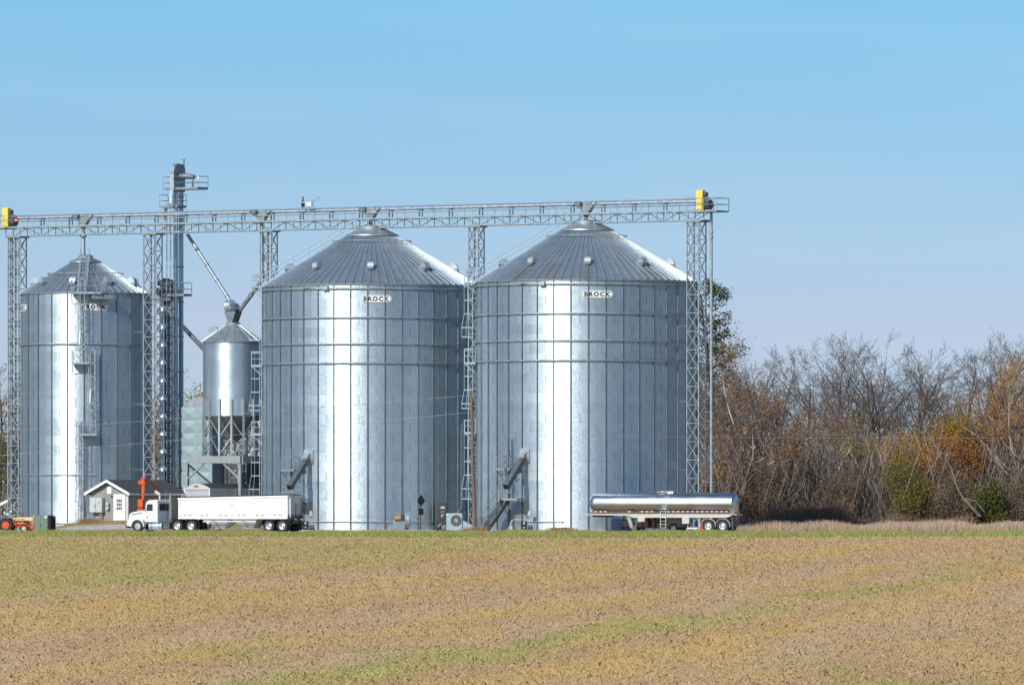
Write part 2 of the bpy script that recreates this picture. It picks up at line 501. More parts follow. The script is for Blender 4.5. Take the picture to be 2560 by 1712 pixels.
def text_mesh(s, height, extra=.012):
    cu = bpy.data.curves.new('lettering', 'FONT')
    cu.body = s; cu.size = height / .72; cu.offset = extra; cu.space_character = 1.32; cu.align_x = 'CENTER'; cu.resolution_u = 4
    ob = bpy.data.objects.new('lettering', cu)
    me = bpy.data.meshes.new_from_object(ob)
    bpy.data.objects.remove(ob); bpy.data.curves.remove(cu)
    xs = [v.co.x for v in me.vertices]; ys = [v.co.y for v in me.vertices]
    cx = (min(xs) + max(xs)) / 2; cy = (min(ys) + max(ys)) / 2
    vs = [(v.co.x - cx, v.co.y - cy) for v in me.vertices]
    fs = [tuple(p.vertices) for p in me.polygons]
    bpy.data.meshes.remove(me)
    return vs, fs, max(xs) - min(xs)

LET = text_mesh('BROCK', .36, .022)

def sign(parent, R, phi, z, w=2.62, h=.66):
    k = w / 2.62
    def prof(x):
        a = abs(x) / (w / 2)
        return h / 2 * (1 - .18 * a * a) if a < .86 else h / 2 * (.867 - (a - .86) / .14 * .45)
    def strip(inset, out):
        b = MB(); n = 28; vs = []
        for i in range(n + 1):
            x = (-1 + 2 * i / n) * (w / 2 - inset)
            hh = max(.02, prof(x * (w / 2) / (w / 2 - inset)) - inset)
            a = phi + x / R
            for s in (-1, 1):
                vs.append(((R + out) * sin(a), -(R + out) * cos(a), z + s * hh))
        b.add(vs, [(2 * i, 2 * i + 2, 2 * i + 3, 2 * i + 1) for i in range(n)])
        return b
    plate = MB(); n = 28; vs = []
    for i in range(n + 1):
        x = (-1 + 2 * i / n) * w / 2; a = phi + x / R
        for (s, o) in ((-1, .01), (1, .01), (1, .055), (-1, .055)):
            vs.append(((R + o) * sin(a), -(R + o) * cos(a), z + s * prof(x)))
    fs = [(4 * i + q, 4 * i + (q + 1) % 4, 4 * i + 4 + (q + 1) % 4, 4 * i + 4 + q) for i in range(n) for q in range(4)]
    fs += [(0, 1, 2, 3), (4 * n + 3, 4 * n + 2, 4 * n + 1, 4 * n)]
    plate.add(vs, fs)
    p = plate.build('sign', M['white'], parent)
    strip(.035, .059).build('border', M['ink'], p)
    strip(.06, .063).build('sign_face', M['white'], p)
    b = MB()
    sx = 2.16 * k / LET[2]
    b.add([((R + .068) * sin(phi + x * sx / R), -(R + .068) * cos(phi + x * sx / R), z + y) for x, y in LET[0]], LET[1])
    b.build('lettering', M['ink'], p)
    return p

def roof_mesh(R, z0, r1, z1, nrib, r_cap, over=.12):
    """ribbed cone from eave R to r_cap, smooth cap cone above to r1"""
    b = MB()
    sl = (z1 - z0) / (R - r1)
    Re = R + over; ze = z0 - over * sl
    zc = z0 + (R - r_cap) * sl
    st = 2 * PI / nrib
    for j in range(nrib):
        a0 = j * st; a1 = a0 + st
        vs = []
        for (r, z) in ((Re, ze), (r_cap, zc)):
            w = (.13 * (.45 + .55 * r / R)) / r
            hh = .105 * (.5 + .5 * r / R)
            nrm = Vector((sl, 1)).normalized() * hh
            for (a, up) in ((a0 - w * .30, 0), (a0 - w * .22, 1), (a0 + w * .22, 1), (a0 + w * .42, 0), (a1 - w * .30, 0)):
                rr = r + nrm.x * up; zz = z + nrm.y * up
                vs.append((rr * sin(a), -rr * cos(a), zz))
        b.add(vs, [(k, k + 1, 6 + k, 5 + k) for k in range(4)])
        # rib end at the eave
        b.add([vs[0], vs[1], vs[2], vs[3]], [(3, 2, 1, 0)])
    b.lathe([(Re, ze - .09), (Re + .01, ze)], nrib)
    b.lathe([(Re, ze - .09), (R - .05, z0 - .02)], nrib)
    return b, zc

def vent_bm(R, r, z, slope, phi, size=.36):
    """mushroom hood on a short neck, opening turned down the roof"""
    b = MB(); b.M = polar(0, phi)
    n = 10; k = size / .40
    pts = [(r + .42 * k * cos(PI * i / n), z + .10 + .42 * k * sin(PI * i / n)) for i in range(n + 1)] + [(r - .42 * k, z - .02), (r + .42 * k, z - .02)]
    b.prism(pts, -.29 * k, .29 * k, 'yz')
    return b
def vent_neck(r, z, phi, size=.36):
    b = MB(); b.M = polar(0, phi)
    b.lathe([(size * .7, -.35), (size * .7, .14)], 14, (0, r, z))
    b.box((0, r + size * .75, z - .12), (size * 1.3, size * .8, .2))
    return b

def platform_bm(lat0, lat1, out0, out1, z, rail=1.07, brace=True, gap=None, close=True):
    b = MB()
    b.box(((lat0 + lat1) / 2, (out0 + out1) / 2, z), (lat1 - lat0, out1 - out0, .05))
    b.box(((lat0 + lat1) / 2, out1, z - .02), (lat1 - lat0 + .04, .05, .16))
    for x in (lat0, lat1): b.box((x, (out0 + out1) / 2, z - .02), (.05, out1 - out0 - .06, .16))
    r = .028
    pts = [(lat0, out0), (lat0, out1), ((lat0 + lat1) / 2, out1), (lat1, out1), (lat1, out0)]
    for p in pts: b.bar((*p, z), (*p, z + rail), r, 5)
    for h in (rail, rail * .55):
        for p, q in zip(pts[:-1], pts[1:]): b.bar((*p, z + h), (*q, z + h), r, 5)
    if brace:
        for x in (lat0 + .03, lat1 - .03): b.beam((x, out1 - .05, z - .08), (x, out0, z - (out1 - out0) * .95), .06, .06)
    return b

def cage_bm(lat, out, z0, z1, w=.36, d=.72):
    """rings and straps of a ladder cage, flared at its foot"""
    b = MB(); zs = []
    z = z1
    while z > z0: zs.append(z); z -= 1.15
    zs.append(z0)
    def loop(z):
        f = 1.28 if z < z0 + 1.0 else 1.0
        return [(lat - w * f, out + .02, z), (lat - w * f, out + d * .6 * f, z), (lat - w * .5 * f, out + d * f, z), (lat + w * .5 * f, out + d * f, z), (lat + w * f, out + d * .6 * f, z), (lat + w * f, out + .02, z)]
    for z in zs: 
        l = loop(z)
        for p, q in zip(l[:-1], l[1:]): b.beam(p, q, .02, .07)
    for za, zb in zip(zs[:-1], zs[1:]):
        la, lb = loop(za), loop(zb)
        for i in range(0, 6): b.beam(la[i], lb[i], .05, .02)
    return b

def ladder_bm(lat, out, z0, z1, step=.32):
    b = MB()
    for x in (-.21, .21): b.beam((lat + x, out, z0), (lat + x, out, z1), .06, .04, (0, 1, 0))
    z = z0 + .15
    while z < z1:
        b.bar((lat - .21, out, z), (lat + .21, out, z), .018, 4); z += step
    z = z0 + 1.2
    while z < z1:
        for x in (-.21, .21): b.bar((lat + x, out, z), (lat + x, 0, z), .02, 4)
        z += 2.4
    return b

def add_ladder(root, R, phi, segs, plats, mat):
    """segs: (lateral, z0, z1, cage z0); plats: (lat0, lat1, z)"""
    b = MB(); P = polar(R, phi); b.M = P
    for (lat, z0, z1, zc) in segs:
        t = ladder_bm(lat, .32, z0, z1); b.add(t.v, t.f)
    lad = b.build('access_ladder', mat, root)
    for (lat, z0, z1, zc) in segs:
        t = cage_bm(lat, .32, zc, z1); c = MB(); c.M = P; c.add(t.v, t.f); c.build('ladder_cage', mat, lad)
    for (l0, l1, z) in plats:
        t = platform_bm(l0, l1, .1, 1.02, z); c = MB(); c.M = P; c.add(t.v, t.f); c.build('rest_platform', mat, lad)
    return lad

def make_bin(label, cx, cy, R, H, top_z, r_top, r_cap, nrib, ncol, off, hoops, vents, vent_r, signs, sheet_rough, stains, cap_ring=True):
    root = thing('grain_bin', label, 'grain bin', (cx, cy, 0), 0, 'corrugated steel grain bins in a row')
    wm = galv_wall('corrugated galvanised wall', ncol, off, rough=sheet_rough)
    w = cyl_wall(R, 0, H, ncol, off)
    w.build('wall', wm, root, True, 3.5)
    f = MB(); f.lathe([(R + .22, -.6), (R + .22, -.03), (R - .1, 0)], 72); f.build('foundation', M['concrete'], root)
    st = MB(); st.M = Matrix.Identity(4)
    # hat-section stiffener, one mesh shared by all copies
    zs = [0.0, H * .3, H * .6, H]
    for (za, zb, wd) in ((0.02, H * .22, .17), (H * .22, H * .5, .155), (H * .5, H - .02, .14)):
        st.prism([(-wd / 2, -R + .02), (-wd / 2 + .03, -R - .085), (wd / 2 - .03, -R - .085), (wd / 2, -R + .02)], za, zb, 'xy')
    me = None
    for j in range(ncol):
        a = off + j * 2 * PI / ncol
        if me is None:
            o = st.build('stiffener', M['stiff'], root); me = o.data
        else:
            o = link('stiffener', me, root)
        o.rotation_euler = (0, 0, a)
    for z in hoops:
        ring(R + .087, z, .09, .11).build('wind_ring', M['steel'], root)
    rb, zc = roof_mesh(R, H, r_top, top_z, nrib, r_cap)
    roof = rb.build('roof', roof_mat('galvanised roof', stains), root)
    sl = (top_z - H) / (R - r_top)
    cap = MB()
    cap.lathe([(r_cap + .12, zc + .02), (r_cap + .1, zc + .12), (r_top + .05, top_z + .02)], 40)
    cap.lathe([(r_top + .05, top_z + .02), (r_top + .05, top_z + .22), (r_top - .2, top_z + .3)], 32)
    cap.build('roof_cap', M['steel'], roof, True, 50)
    vme = None
    for a in vents:
        z = H + (R - vent_r) * sl
        if vme is None:
            o = vent_bm(R, vent_r, z + .12, sl, 0).build('roof_vent', M['vent'], roof, True, 40); vme = o.data
            nme = vent_neck(vent_r, z + .12, 0)
            base = MB(); base.v = nme.v; base.f = nme.f
            # neck joins the same mesh data so that the hood reads as one piece
            bm_ = bpy.data.meshes.new('vent_neck'); bm_.from_pydata(nme.v, [], nme.f); bm_.materials.append(M['steel_dark'])
        else:
            o = link('roof_vent', vme, roof)
        o.rotation_euler = (0, 0, a)
        q = link('vent_neck', bm_, roof); q.rotation_euler = (0, 0, a)
    # handrail ring near the peak
    rr = r_cap + 1.05 if R > 7 else r_cap + 1.9
    zr = H + (R - rr) * sl
    hr = MB(); n = 28
    for k in range(n):
        a0, a1 = 2 * PI * k / n, 2 * PI * (k + 1) / n
        p = ((rr + .15) * sin(a0), -(rr + .15) * cos(a0), zr + .22); q = ((rr + .15) * sin(a1), -(rr + .15) * cos(a1), zr + .22)
        hr.bar(p, q, .03, 5)
        hr.bar((rr * sin(a0), -rr * cos(a0), zr), p, .025, 5)
    hr.build('roof_ring', M['steel'], roof)
    for (a, z) in signs: sign(root, R, a, z)
    return root, roof, sl

def roof_rail(roof, R, H, sl, phi, r_in, mat):
    b = MB(); b.M = polar(0, phi)
    n = 6
    for lat in (-.38, .38):
        prev = None
        for i in range(n + 1):
            r = R + .1 - (R + .1 - r_in) * i / n; z = H + (R - r) * sl
            b.bar((lat, r, z), (lat, r, z + 1.0), .028, 5)
            cur = (r, z)
            if prev:
                for h in (.55, 1.0): b.bar((lat, prev[0], prev[1] + h), (lat, r, z + h), .026, 5)
                b.beam((lat, prev[0], prev[1] + .13), (lat, r, z + .13), .06, .06)
            prev = cur
    steps = 34
    for i in range(steps):
        r = R - (R - r_in) * (i + .5) / steps; z = H + (R - r) * sl + .16
        b.box((0, r, z), (.72, .16, .03))
    b.build('roof_stair', mat, roof)

def hatch_chute(root, R, phi, z=6.35):
    """square hatch on the wall with a sloping unload chute"""
    b = MB(); b.M = polar(R, phi)
    b.box((0, .08, z - .15), (.95, .14, 1.15), .02)
    h = b.build('side_hatch', M['steel_bright'], root)
    c = MB(); c.M = polar(R, phi)
    c.prism([(.1, z + .2), (.62, z - .15), (.62, z - .65), (.1, z - .4)], -.28, .28, 'yz')
    c.build('chute_hood', M['grey'], h)
    c = MB(); c.M = polar(R, phi)
    p = Vector((.05, .35, z - .35)); q = Vector((.12, 3.0, z - 2.75))
    c.beam(p, q, .46, .42)
    c.beam(q - (q - p).normalized() * .35, q + (q - p).normalized() * .05, .54, .5)
    c.build('unload_chute', M['chute'], root)
    d = MB(); d.M = polar(R, phi)
    e = q + (q - p).normalized() * .055
    d.beam(e, e + (q - p).normalized() * .004, .44, .4)
    d.build('chute_mouth', M['blackpaint'], root)
    m = MB(); m.M = polar(R, phi)
    m.poly([(-.15, .3, z - 1.2), (-.2, .9, z - 2.0), (-.05, 1.3, z - 2.4), (.1, .9, z - 2.1)], .03)
    m.box((.0, .75, z - 1.45), (.3, .3, .35))
    m.build('chute_crank', M['steel_dark'], root)
    t = platform_bm(-2.2, -.9, .1, 1.0, z - 1.3); l = MB(); l.M = polar(R, phi); l.add(t.v, t.f)
    t = ladder_bm(-1.9, .35, 2.6, z + .6); l.add(t.v, t.f)
    l.build('hatch_platform', M['steel_dull'], root)

c33 = cos(ROW)
BIN1 = (-37.40, 724.3); BIN2 = (-11.995, 707.7); BIN3 = (6.30, 695.9)
VA = [rad(a) for a in (-160, -120, -80, -40, 0, 40, 80, 120, 160)]
bin1, roof1, sl1 = make_bin('narrower corrugated grain bin with a caged ladder down its front, behind the small grey office', *BIN1, 5.63, 20.7, 23.75, .62, 1.3, 51, 24, rad(1.7),
    (16.15,), [rad(a) for a in (-131, -91, -51, -11, 29, 69, 109, 149)], 4.4, ((rad(10.5), 19.35), (rad(-76), 19.35)), .33, [])
bin2, roof2, sl2 = make_bin('wide grain bin behind the white truck trailer, no stair at its foot in view', *BIN2, 9.30, 20.85, 25.7, 1.15, 2.2, 80, 40, rad(-1.3),
    (20.4, 17.95, 15.72, 14.1), VA, 7.1, ((rad(3.2), 19.5),), .33, [(rad(0), .05, .25)])
bin3, roof3, sl3 = make_bin('wide grain bin behind the shiny tanker, open stair at its foot, dusty streaks on roof', *BIN3, 9.30, 20.9, 25.75, 1.15, 2.2, 80, 40, rad(.3),
    (20.45, 18.0, 15.75, 14.1), VA, 7.1, ((rad(4.9), 19.57),), .33, [(rad(-40), .055, .75), (rad(0), .05, .65), (rad(40), .06, .5), (rad(-80), .08, .4), (rad(-20), .15, .3)])

for root, roof, sl, H in ((bin2, roof2, sl2, 20.85), (bin3, roof3, sl3, 20.9)):
    roof_rail(roof, 9.3, H, sl, rad(-90), 1.4, M['ladder'])
    add_ladder(root, 9.3, rad(-88), [(.1, 14.0, 21.6, 16.2), (.25, 8.2, 15.2, 10.2), (.1, .3, 9.2, 2.6)], [(-.45, .75, 20.75), (-.4, .7, 14.0), (-.4, .7, 8.15)], M['ladder'])
    hatch_chute(root, 9.3, rad(-34))
    e = MB(); e.M = polar(9.3, rad(-23.5)); e.box((0, .2, H - .42), (.5, .3, .32), .02); e.bar((-.3, .12, H - .35), (-2.2, .14, H - .35), .04)
    e.build('eave_box', M['steel'], root)
roof_rail(roof1, 5.63, 20.7, sl1, rad(0), .8, M['ladder'])
add_ladder(bin1, 5.63, rad(0), [(.05, 14.6, 21.8, 15.6), (.95, 8.3, 15.6, 10.3), (-.1, .6, 9.3, 2.4)], [(-.9, 1.7, 20.55), (-.85, .65, 14.45), (-.1, 1.3, 8.25)], M['steel'])
# side shelf of the eave platform with its deep bracket
e = MB(); e.M = polar(5.63, rad(16)); e.box((0, .55, 20.2), (1.9, .8, .35)); e.build('platform_bracket', M['steel_dull'], bin1)
# pale conduit low round the front of each bin
for root, R, z, a0, a1 in ((bin1, 5.63, 4.75, -60, 12), (bin1, 5.63, .55, -35, 12), (bin2, 9.3, .68, -36, 62), (bin3, 9.3, .68, -38, -12), ):
    b = MB(); n = 24
    for k in range(n):
        p, q = (rad(a0 + (a1 - a0) * i / n) for i in (k, k + 1))
        b.bar(((R + .13) * sin(p), -(R + .13) * cos(p), z), ((R + .13) * sin(q), -(R + .13) * cos(q), z), .035, 6)
    b.build('conduit', M['steel_bright'], root)

# stair with a landing, at the foot of the hatch on bins 2 and 3
def stair(label, cx, cy, R, phi):
    P = polar(R, phi)
    base = Matrix.Translation((cx, cy, 0)) @ P
    root = thing('metal_stair', label, 'stair', base.to_translation(), 0, 'grated steel stairs at the bin hatches')
    root.rotation_euler = (0, 0, math.atan2(base[1][0], base[0][0]))
    # right-handed local frame: x sideways, y towards the bin
    def L(x, y, z): return (x, -y, z)
    b = MB(); t = platform_bm(-1.55, .35, .35, 1.75, 2.55, brace=False); b.add([L(*v) for v in t.v], [f[::-1] for f in t.f]); b.build('landing', M['steel'], root)
    b = MB()
    for x in (-1.5, .3):
        b.beam(L(x, 1.6, 2.45), L(x, .1, 1.0), .07, .07)
    b.build('bracket', M['steel_dark'], root)
    b = MB(); n = 11
    for i in range(n):
        t = (i + .5) / n
        b.box(L(-1.2 - 2.15 * (1 - t), 1.1, -.1 + 2.55 * t), (.30, .85, .045))
    b.build('tread', M['steel'], root)
    b = MB()
    for y in (.66, 1.54): b.beam(L(-1.2, y, 2.5), L(-3.4, y, -.12), .06, .34)
    b.build('stringer', M['grey_dark'], root)
    b = MB()
    for y in (.62, 1.58):
        b.bar(L(-1.5, y, 3.5), L(-3.75, y, .75), .03); b.bar(L(-3.75, y, .75), L(-3.75, y, -.15), .03); b.bar(L(-2.5, y, 2.28), L(-2.5, y, 1.0), .025)
    b.build('stair_handrail', M['steel_dull'], root)
    return root
stair('grey steel stair and landing behind the tail of the white hopper trailer', *BIN2, 9.3, rad(-34))
stair('grey steel stair and landing beside the wooden pole', *BIN3, 9.3, rad(-34))
# ------------------------------------------------------------------ conveyor bridge over the bins
S0, S1 = row_s(24), row_s(1768)
ZL, ZD, ZT = 25.82, 26.55, 27.62
HW = .55
br = thing('conveyor_bridge', 'long steel truss catwalk with round conveyor tube running over all the bins', 'conveyor', (0, 700, 0), ROW)
nb = int(round((S1 - S0) / 1.55)); bay = (S1 - S0) / nb
b = MB()
for y in (-HW, HW):
    b.beam((S0, y, ZL), (S1, y, ZL), .09, .09)
    for i in range(nb + 1):
        s = S0 + i * bay
        b.beam((s, y, ZL), (s, y, ZD), .06, .06)
        if i < nb:
            if i % 2 == 0: b.beam((s, y, ZL), (s + bay, y, ZD), .05, .05)
            else: b.beam((s, y, ZD), (s + bay, y, ZL), .05, .05)
for i in range(nb + 1):
    s = S0 + i * bay
    b.beam((s, -HW, ZL), (s, HW, ZL), .06, .06); b.beam((s, -HW, ZD - .06), (s, HW, ZD - .06), .06, .06)
    if i < nb:
        b.beam((s, -HW, ZL), (s + bay, HW, ZL), .045, .045)
b.build('truss', M['steel'], br)
b = MB(); b.box(((S0 + S1) / 2, 0, ZD), (S1 - S0, 2 * HW + .1, .06)); b.box(((S0 + S1) / 2, -HW - .06, ZD + .03), (S1 - S0, .03, .16)); b.box(((S0 + S1) / 2, HW + .06, ZD + .03), (S1 - S0, .03, .16))
b.build('walkway', M['steel'], br)
b = MB()
for y in (-HW - .05, HW + .05):
    for i in range(nb + 1):
        b.bar((S0 + i * bay, y, ZD - .5), (S0 + i * bay, y, ZT), .024, 5)
    for z in (ZT, ZD + .55): b.bar((S0, y, z), (S1, y, z), .022, 5)
b.build('handrail', M['steel'], br)
b = MB(); b.bar((S0 + .8, .15, ZT - .2), (S1 - .4, .15, ZT - .2), .155, 14)
s = S0 + 2
while s < S1: b.bar((s - .05, .15, ZT - .2), (s + .05, .15, ZT - .2), .2, 14); s += 6.1
b.build('conveyor_tube', M['steel_bright'], br, True)
sup = None
for i in range(0, nb // 2 + 1):
    s = S0 + 2 * i * bay + .4
    if s > S1 - 1.2: break
    if sup is None:
        b = MB()
        b.beam((0, -.1, ZD), (0, -.1, ZT - .32), .09, .09); b.beam((0, .4, ZD), (0, .4, ZT - .32), .07, .07); b.box((0, .15, ZT - .32), (.34, .62, .1))
        sup = b.build('tube_stand', M['steel_dark'], br)
    else: sup2 = link('tube_stand', sup.data, br); sup2.location = (s, 0, 0)
sup.location = (S0 + .4, 0, 0)
b = MB(); b.bar((row_s(235), -.3, ZT - .52), (row_s(1457), -.3, ZT - .52), .035, 6); b.build('power_conduit', M['white'], br)
# discharge gates and drop spouts
for pxx, ztip in ((210, 23.9), (655, None), (928, 25.9), (1467, 25.95)):
    s = row_s(pxx)
    b = MB()
    b.box((s - .25, .1, ZT - .32), (1.5, .55, .5), .03)
    b.prism([(s - .55, ZT - .55), (s + 1.0, ZT - .1), (s + .65, ZT - .35), (s + .1, ZD + .03), (s - .45, ZD + .03)], -.15, .35)
    g = b.build('discharge_gate', M['steel'], br)
    b = MB(); b.box((s - .6, -.35, ZT - .2), (.5, .35, .35), .03); b.bar((s - 1.0, -.35, ZT - .15), (s - .3, -.35, ZT - .15), .13, 10); b.build('gate_motor', M['steel_dark'], g)
    if ztip:
        b = MB(); b.bar((s - .1, .05, ZD), (s - .05, 0, ztip), .17, 12); b.bar((s - .1, .03, ZL - .2), (s - .1, .03, ZL - .05), .3, 12)
        b.build('drop_spout', M['steel_dark'] if pxx > 300 else M['steel'], g, True)
# end drives: yellow belt guards
for s, sg in ((row_s(22), -1), (row_s(1757), 1)):
    b = MB(); b.box((s, -.35, ZD + .9), (.66, .5, 1.75), .05)
    for z in (ZD + .45, ZD + .9, ZD + 1.35): b.box((s, -.608, z), (.68, .02, .03))
    g = b.build('belt_guard', M['yellow'], br)
    b = MB(); e = s + (.55 if sg > 0 else .55)
    b.bar((e - .2, -.2, ZD + .55), (e + .35, -.2, ZD + .55), .42, 14); b.bar((e - .2, -.3, ZD + 1.4), (e + .05, -.3, ZD + 1.4), .2, 12); b.bar((e - .1, -.25, ZD + 1.1), (e + .2, -.25, ZD + 1.1), .09, 8)
    b.build('drive_motor', M['grey_dark'], br)
    if sg < 0:
        b = MB(); b.bar((e + .35, -.2, ZD + .65), (e + .62, -.2, ZD + .65), .2, 10, .1); b.build('coupling', M['red'], br)
# overhanging end platforms
for sa, sb in ((row_s(1735), row_s(1811)), (row_s(-22), row_s(30))):
    b = MB(); b.box(((sa + sb) / 2, -.25, ZD - .03), (sb - sa, 1.9, .12))
    for y in (-1.2, .7):
        for z in (ZT, ZD + .55): b.bar((sa, y, z), (sb, y, z), .028, 5)
        for s in (sa, (sa + sb) / 2, sb): b.bar((s, y, ZD), (s, y, ZT), .028, 5)
    e = sb if sa > 0 else sa
    for z in (ZT, ZD + .55): b.bar((e, -1.2, z), (e, .7, z), .028, 5)
    b.build('end_platform', M['steel_dull'], br)
# instrument cabinet with wind gauge standing on the rail
s0, s1 = row_s(763), row_s(792)
b = MB()
for s in (s0, s1): b.bar((s, -.5, ZD), (s, -.5, ZT + .75), .025, 5)
b.bar((s0, -.5, ZT + .6), (s1, -.5, ZT + .6), .025, 5); b.bar((s0, -.5, ZT + .08), (s1, -.5, ZT + .08), .025, 5)
b.bar((s1, -.5, ZT + .6), (s1 + .5, -.5, ZT + .85), .018, 5); b.bar((s1 + .5, -.5, ZT + .75), (s1 + .55, -.5, ZT + 1.0), .035, 5)
b.build('instrument_frame', M['steel_dull'], br)
b = MB(); b.box(((s0 + s1) / 2 + .15, -.52, ZT + .36), (.62, .2, .4), .02); b.build('instrument_cabinet', M['white_dull'], br)
b = MB(); b.box((s0 + .12, -.52, ZT + .3), (.26, .2, .34), .02); b.bar((s0 + .1, -.5, ZT + .6), (s0 + .1, -.5, ZT + .9), .09, 8, .05); b.bar((s0 + .1, -.5, ZT + .9), (s0 + .1, -.5, ZT + .98), .05, 8, .11)
b.build('warning_beacon', M['blackpaint'], br)

# ------------------------------------------------------------------ lattice towers under the bridge
def tower(label, s, z0, w=1.15, tie=None, ztop=25.75):
    p = row_point(s)
    root = thing('support_tower', label, 'lattice tower', (p.x, p.y, 0), ROW, 'lattice towers carrying the conveyor bridge')
    h = w / 2
    for (x, y) in ((-h, -h), (h, -h), (h, h), (-h, h)):
        b = MB(); b.beam((x, y, z0), (x, y, ztop), .09, .09); b.build('leg', M['steel'], root)
    b = MB(); n = int(round((ztop - z0) / 1.54)); dz = (ztop - z0) / n
    cs = [(-h, -h), (h, -h), (h, h), (-h, h)]
    for i in range(n):
        za = z0 + i * dz; zb = za + dz
        for k in range(4):
            p, q = cs[k], cs[(k + 1) % 4]
            b.beam((*p, zb), (*q, zb), .055, .055)
            b.beam((*p, za), (*q, zb), .045, .045); b.beam((*q, za), (*p, zb), .045, .045)
    b.build('bracing', M['steel'], root)
    b = MB(); b.box((0, 0, ztop - .02), (w + .5, w + .3, .14)); b.build('head_beam', M['steel_dull'], root)
    if tie:
        b = MB()
        for z in (4.3, 10.0, 16.3): b.bar((-h, -h, z + tie[1]), (tie[0], tie[2], z + tie[1]), .035, 5)
        b.build('tie_bar', M['steel'], root)
    return root
tower('lattice tower at the left conveyor end, behind the left edge of the narrow bin', row_s(43), -.3)
tower('lattice tower on the right of the narrow bin, beside the dark short elevator', row_s(382), .3, tie=(-2.6, .9, -.2))
tower('lattice tower behind the left eave of the wide bin beside the hopper tank', row_s(674), -.2, .95)
tower('lattice tower rising in the gap between the two wide bins', row_s(1191), -.2, .95)
tower('lattice tower at the right end of the conveyor, in front of the bin wall', row_s(1741), -.3, tie=(-2.35, .7, -.1))

# pipe drops beside the towers
def pipe(name, label, cat, pts, r, mat, collars=0, n=12, group=None):
    root = thing(name, label, cat, pts[-1], 0, group)
    o = Vector(pts[-1])
    b = MB()
    for p, q in zip(pts[:-1], pts[1:]): b.bar(Vector(p) - o, Vector(q) - o, r, n)
    for p in pts[1:-1]: b.lathe([(r * 1.0, -r), (r * 1.12, 0), (r * 1.0, r)], n, Vector(p) - o)
    b.build('pipe', mat, root, True)
    if collars:
        b = MB()
        for p, q in zip(pts[:-1], pts[1:]):
            p = Vector(p) - o; q = Vector(q) - o; L = (q - p).length; k = max(1, int(L / collars)); d = (q - p).normalized()
            for i in range(1, k + 1):
                c = p.lerp(q, i / (k + 1)); b.bar(c - d * .06, c + d * .06, r * 1.25, n)
        b.build('collar', M['steel_dull'], root)
    return root
pr = row_point(row_s(1775), .2)
t = pipe('downspout', 'plain vertical grain pipe at the far right end of the conveyor', 'pipe', [(pr.x, pr.y, ZD - .1), (pr.x, pr.y, -.2)], .125, M['steel'])
b = MB()
for z in (25.0, 24.6, 22.2 - 6): b.lathe([(.13, -.08), (.19, -.08), (.19, .08), (.13, .08)], 14, (0, 0, z))
for z in (4.2, 10, 16.2): b.bar((0, 0, z), (-.65, .25, z), .03, 5)
b.build('bracket', M['steel'], t)
pl = row_point(row_s(30), -.1)
pipe('downspout', 'plain vertical grain pipe standing inside the left end tower', 'pipe', [(pl.x, pl.y, ZL), (pl.x, pl.y, -.2)], .15, M['steel'])

# ------------------------------------------------------------------ tall bucket elevator
def pxz(y, Y): return CZ + (1300 - y) * Y / F
YL = 722.5
X0 = (446 - 1280) * YL / F
le = thing('bucket_elevator', 'tall twin trunk bucket elevator topped by a railed head platform', 'grain elevator', (X0, YL, 0), ROW)
def trunks(root, offs, w, d, z0, z1, mat, cm, step=3.05):
    for k, o in enumerate(offs):
        b = MB(); b.box((o, 0, (z0 + z1) / 2), (w, d, z1 - z0)); b.build('trunk', mat, root)
    z = z1 - 1.2; me = None
    while z > z0 + .5:
        if me is None:
            b = MB(); b.box((sum(offs) / 2, 0, 0), (offs[-1] - offs[0] + w + .12, d + .1, .11)); o = b.build('trunk_flange', cm, root); me = o.data
        else: o = link('trunk_flange', me, root)
        o.location = (0, 0, z); z -= step
for y in (-.40, .40):
    b = MB(); b.box((0, y, 15.2), (.31, .29, 29.9)); b.build('trunk', M['tube_galv'], le)
me = None
for z in np.arange(1.6, 29.5, 3.05):
    if me is None:
        b = MB(); b.box((0, 0, 0), (.38, 1.2, .10)); o = b.build('trunk_flange', M['steel_dull'], le); me = o.data
    else: o = link('trunk_flange', me, le)
    o.location = (0, 0, z)
b = MB()
prof = [(-.95, 29.5), (-.95, 31.2), (-.75, 31.7), (-.4, 31.95), (.5, 31.9), (.8, 31.55), (.8, 29.5)]
b.prism(prof, -.17, .17, 'yz'); b.build('elevator_head', M['steel_dull'], le)
b = MB(); b.prism([(-1.0, 29.6), (-1.0, 31.0), (-.9, 31.0), (-.9, 29.6)], -.2, .2, 'yz'); b.prism([(-1.05, 29.6), (-.75, 29.6), (-.95, 28.4), (-1.2, 28.4)], -.15, .15, 'yz'); b.build('throat', M['steel_bright'], le)
def deck(x0, x1, y0, y1, z, rails=True, rh=1.05):
    b = MB(); b.box(((x0 + x1) / 2, (y0 + y1) / 2, z), (x1 - x0, y1 - y0, .2))
    if rails:
        pts = [(x0, y0), (x1, y0), (x1, y1), (x0, y1), (x0, y0)]
        for p, q in zip(pts[:-1], pts[1:]):
            b.bar((*p, z), (*p, z + rh), .025, 5)
            for h in (rh, rh * .5): b.bar((*p, z + h), (*q, z + h), .024, 5)
    return b
b = deck(-1.1, 2.6, -.75, .8, 29.75); b.build('head_platform', M['steel_dull'], le)
b = MB(); b.bar((.75, -.1, 30.85), (1.75, -.1, 30.75), .27, 14, .2); b.bar((.25, -.1, 30.85), (.75, -.1, 30.85), .22, 12); b.bar((1.75, -.3, 29.8), (1.75, -.3, 30.5), .08, 6); b.build('head_motor', M['steel_dark'], le, True)
b = MB(); b.bar((2.66, -.75, 30.45), (2.66, -.75, 30.8), .07, 8); b.build('lamp', M['lamp'], le)
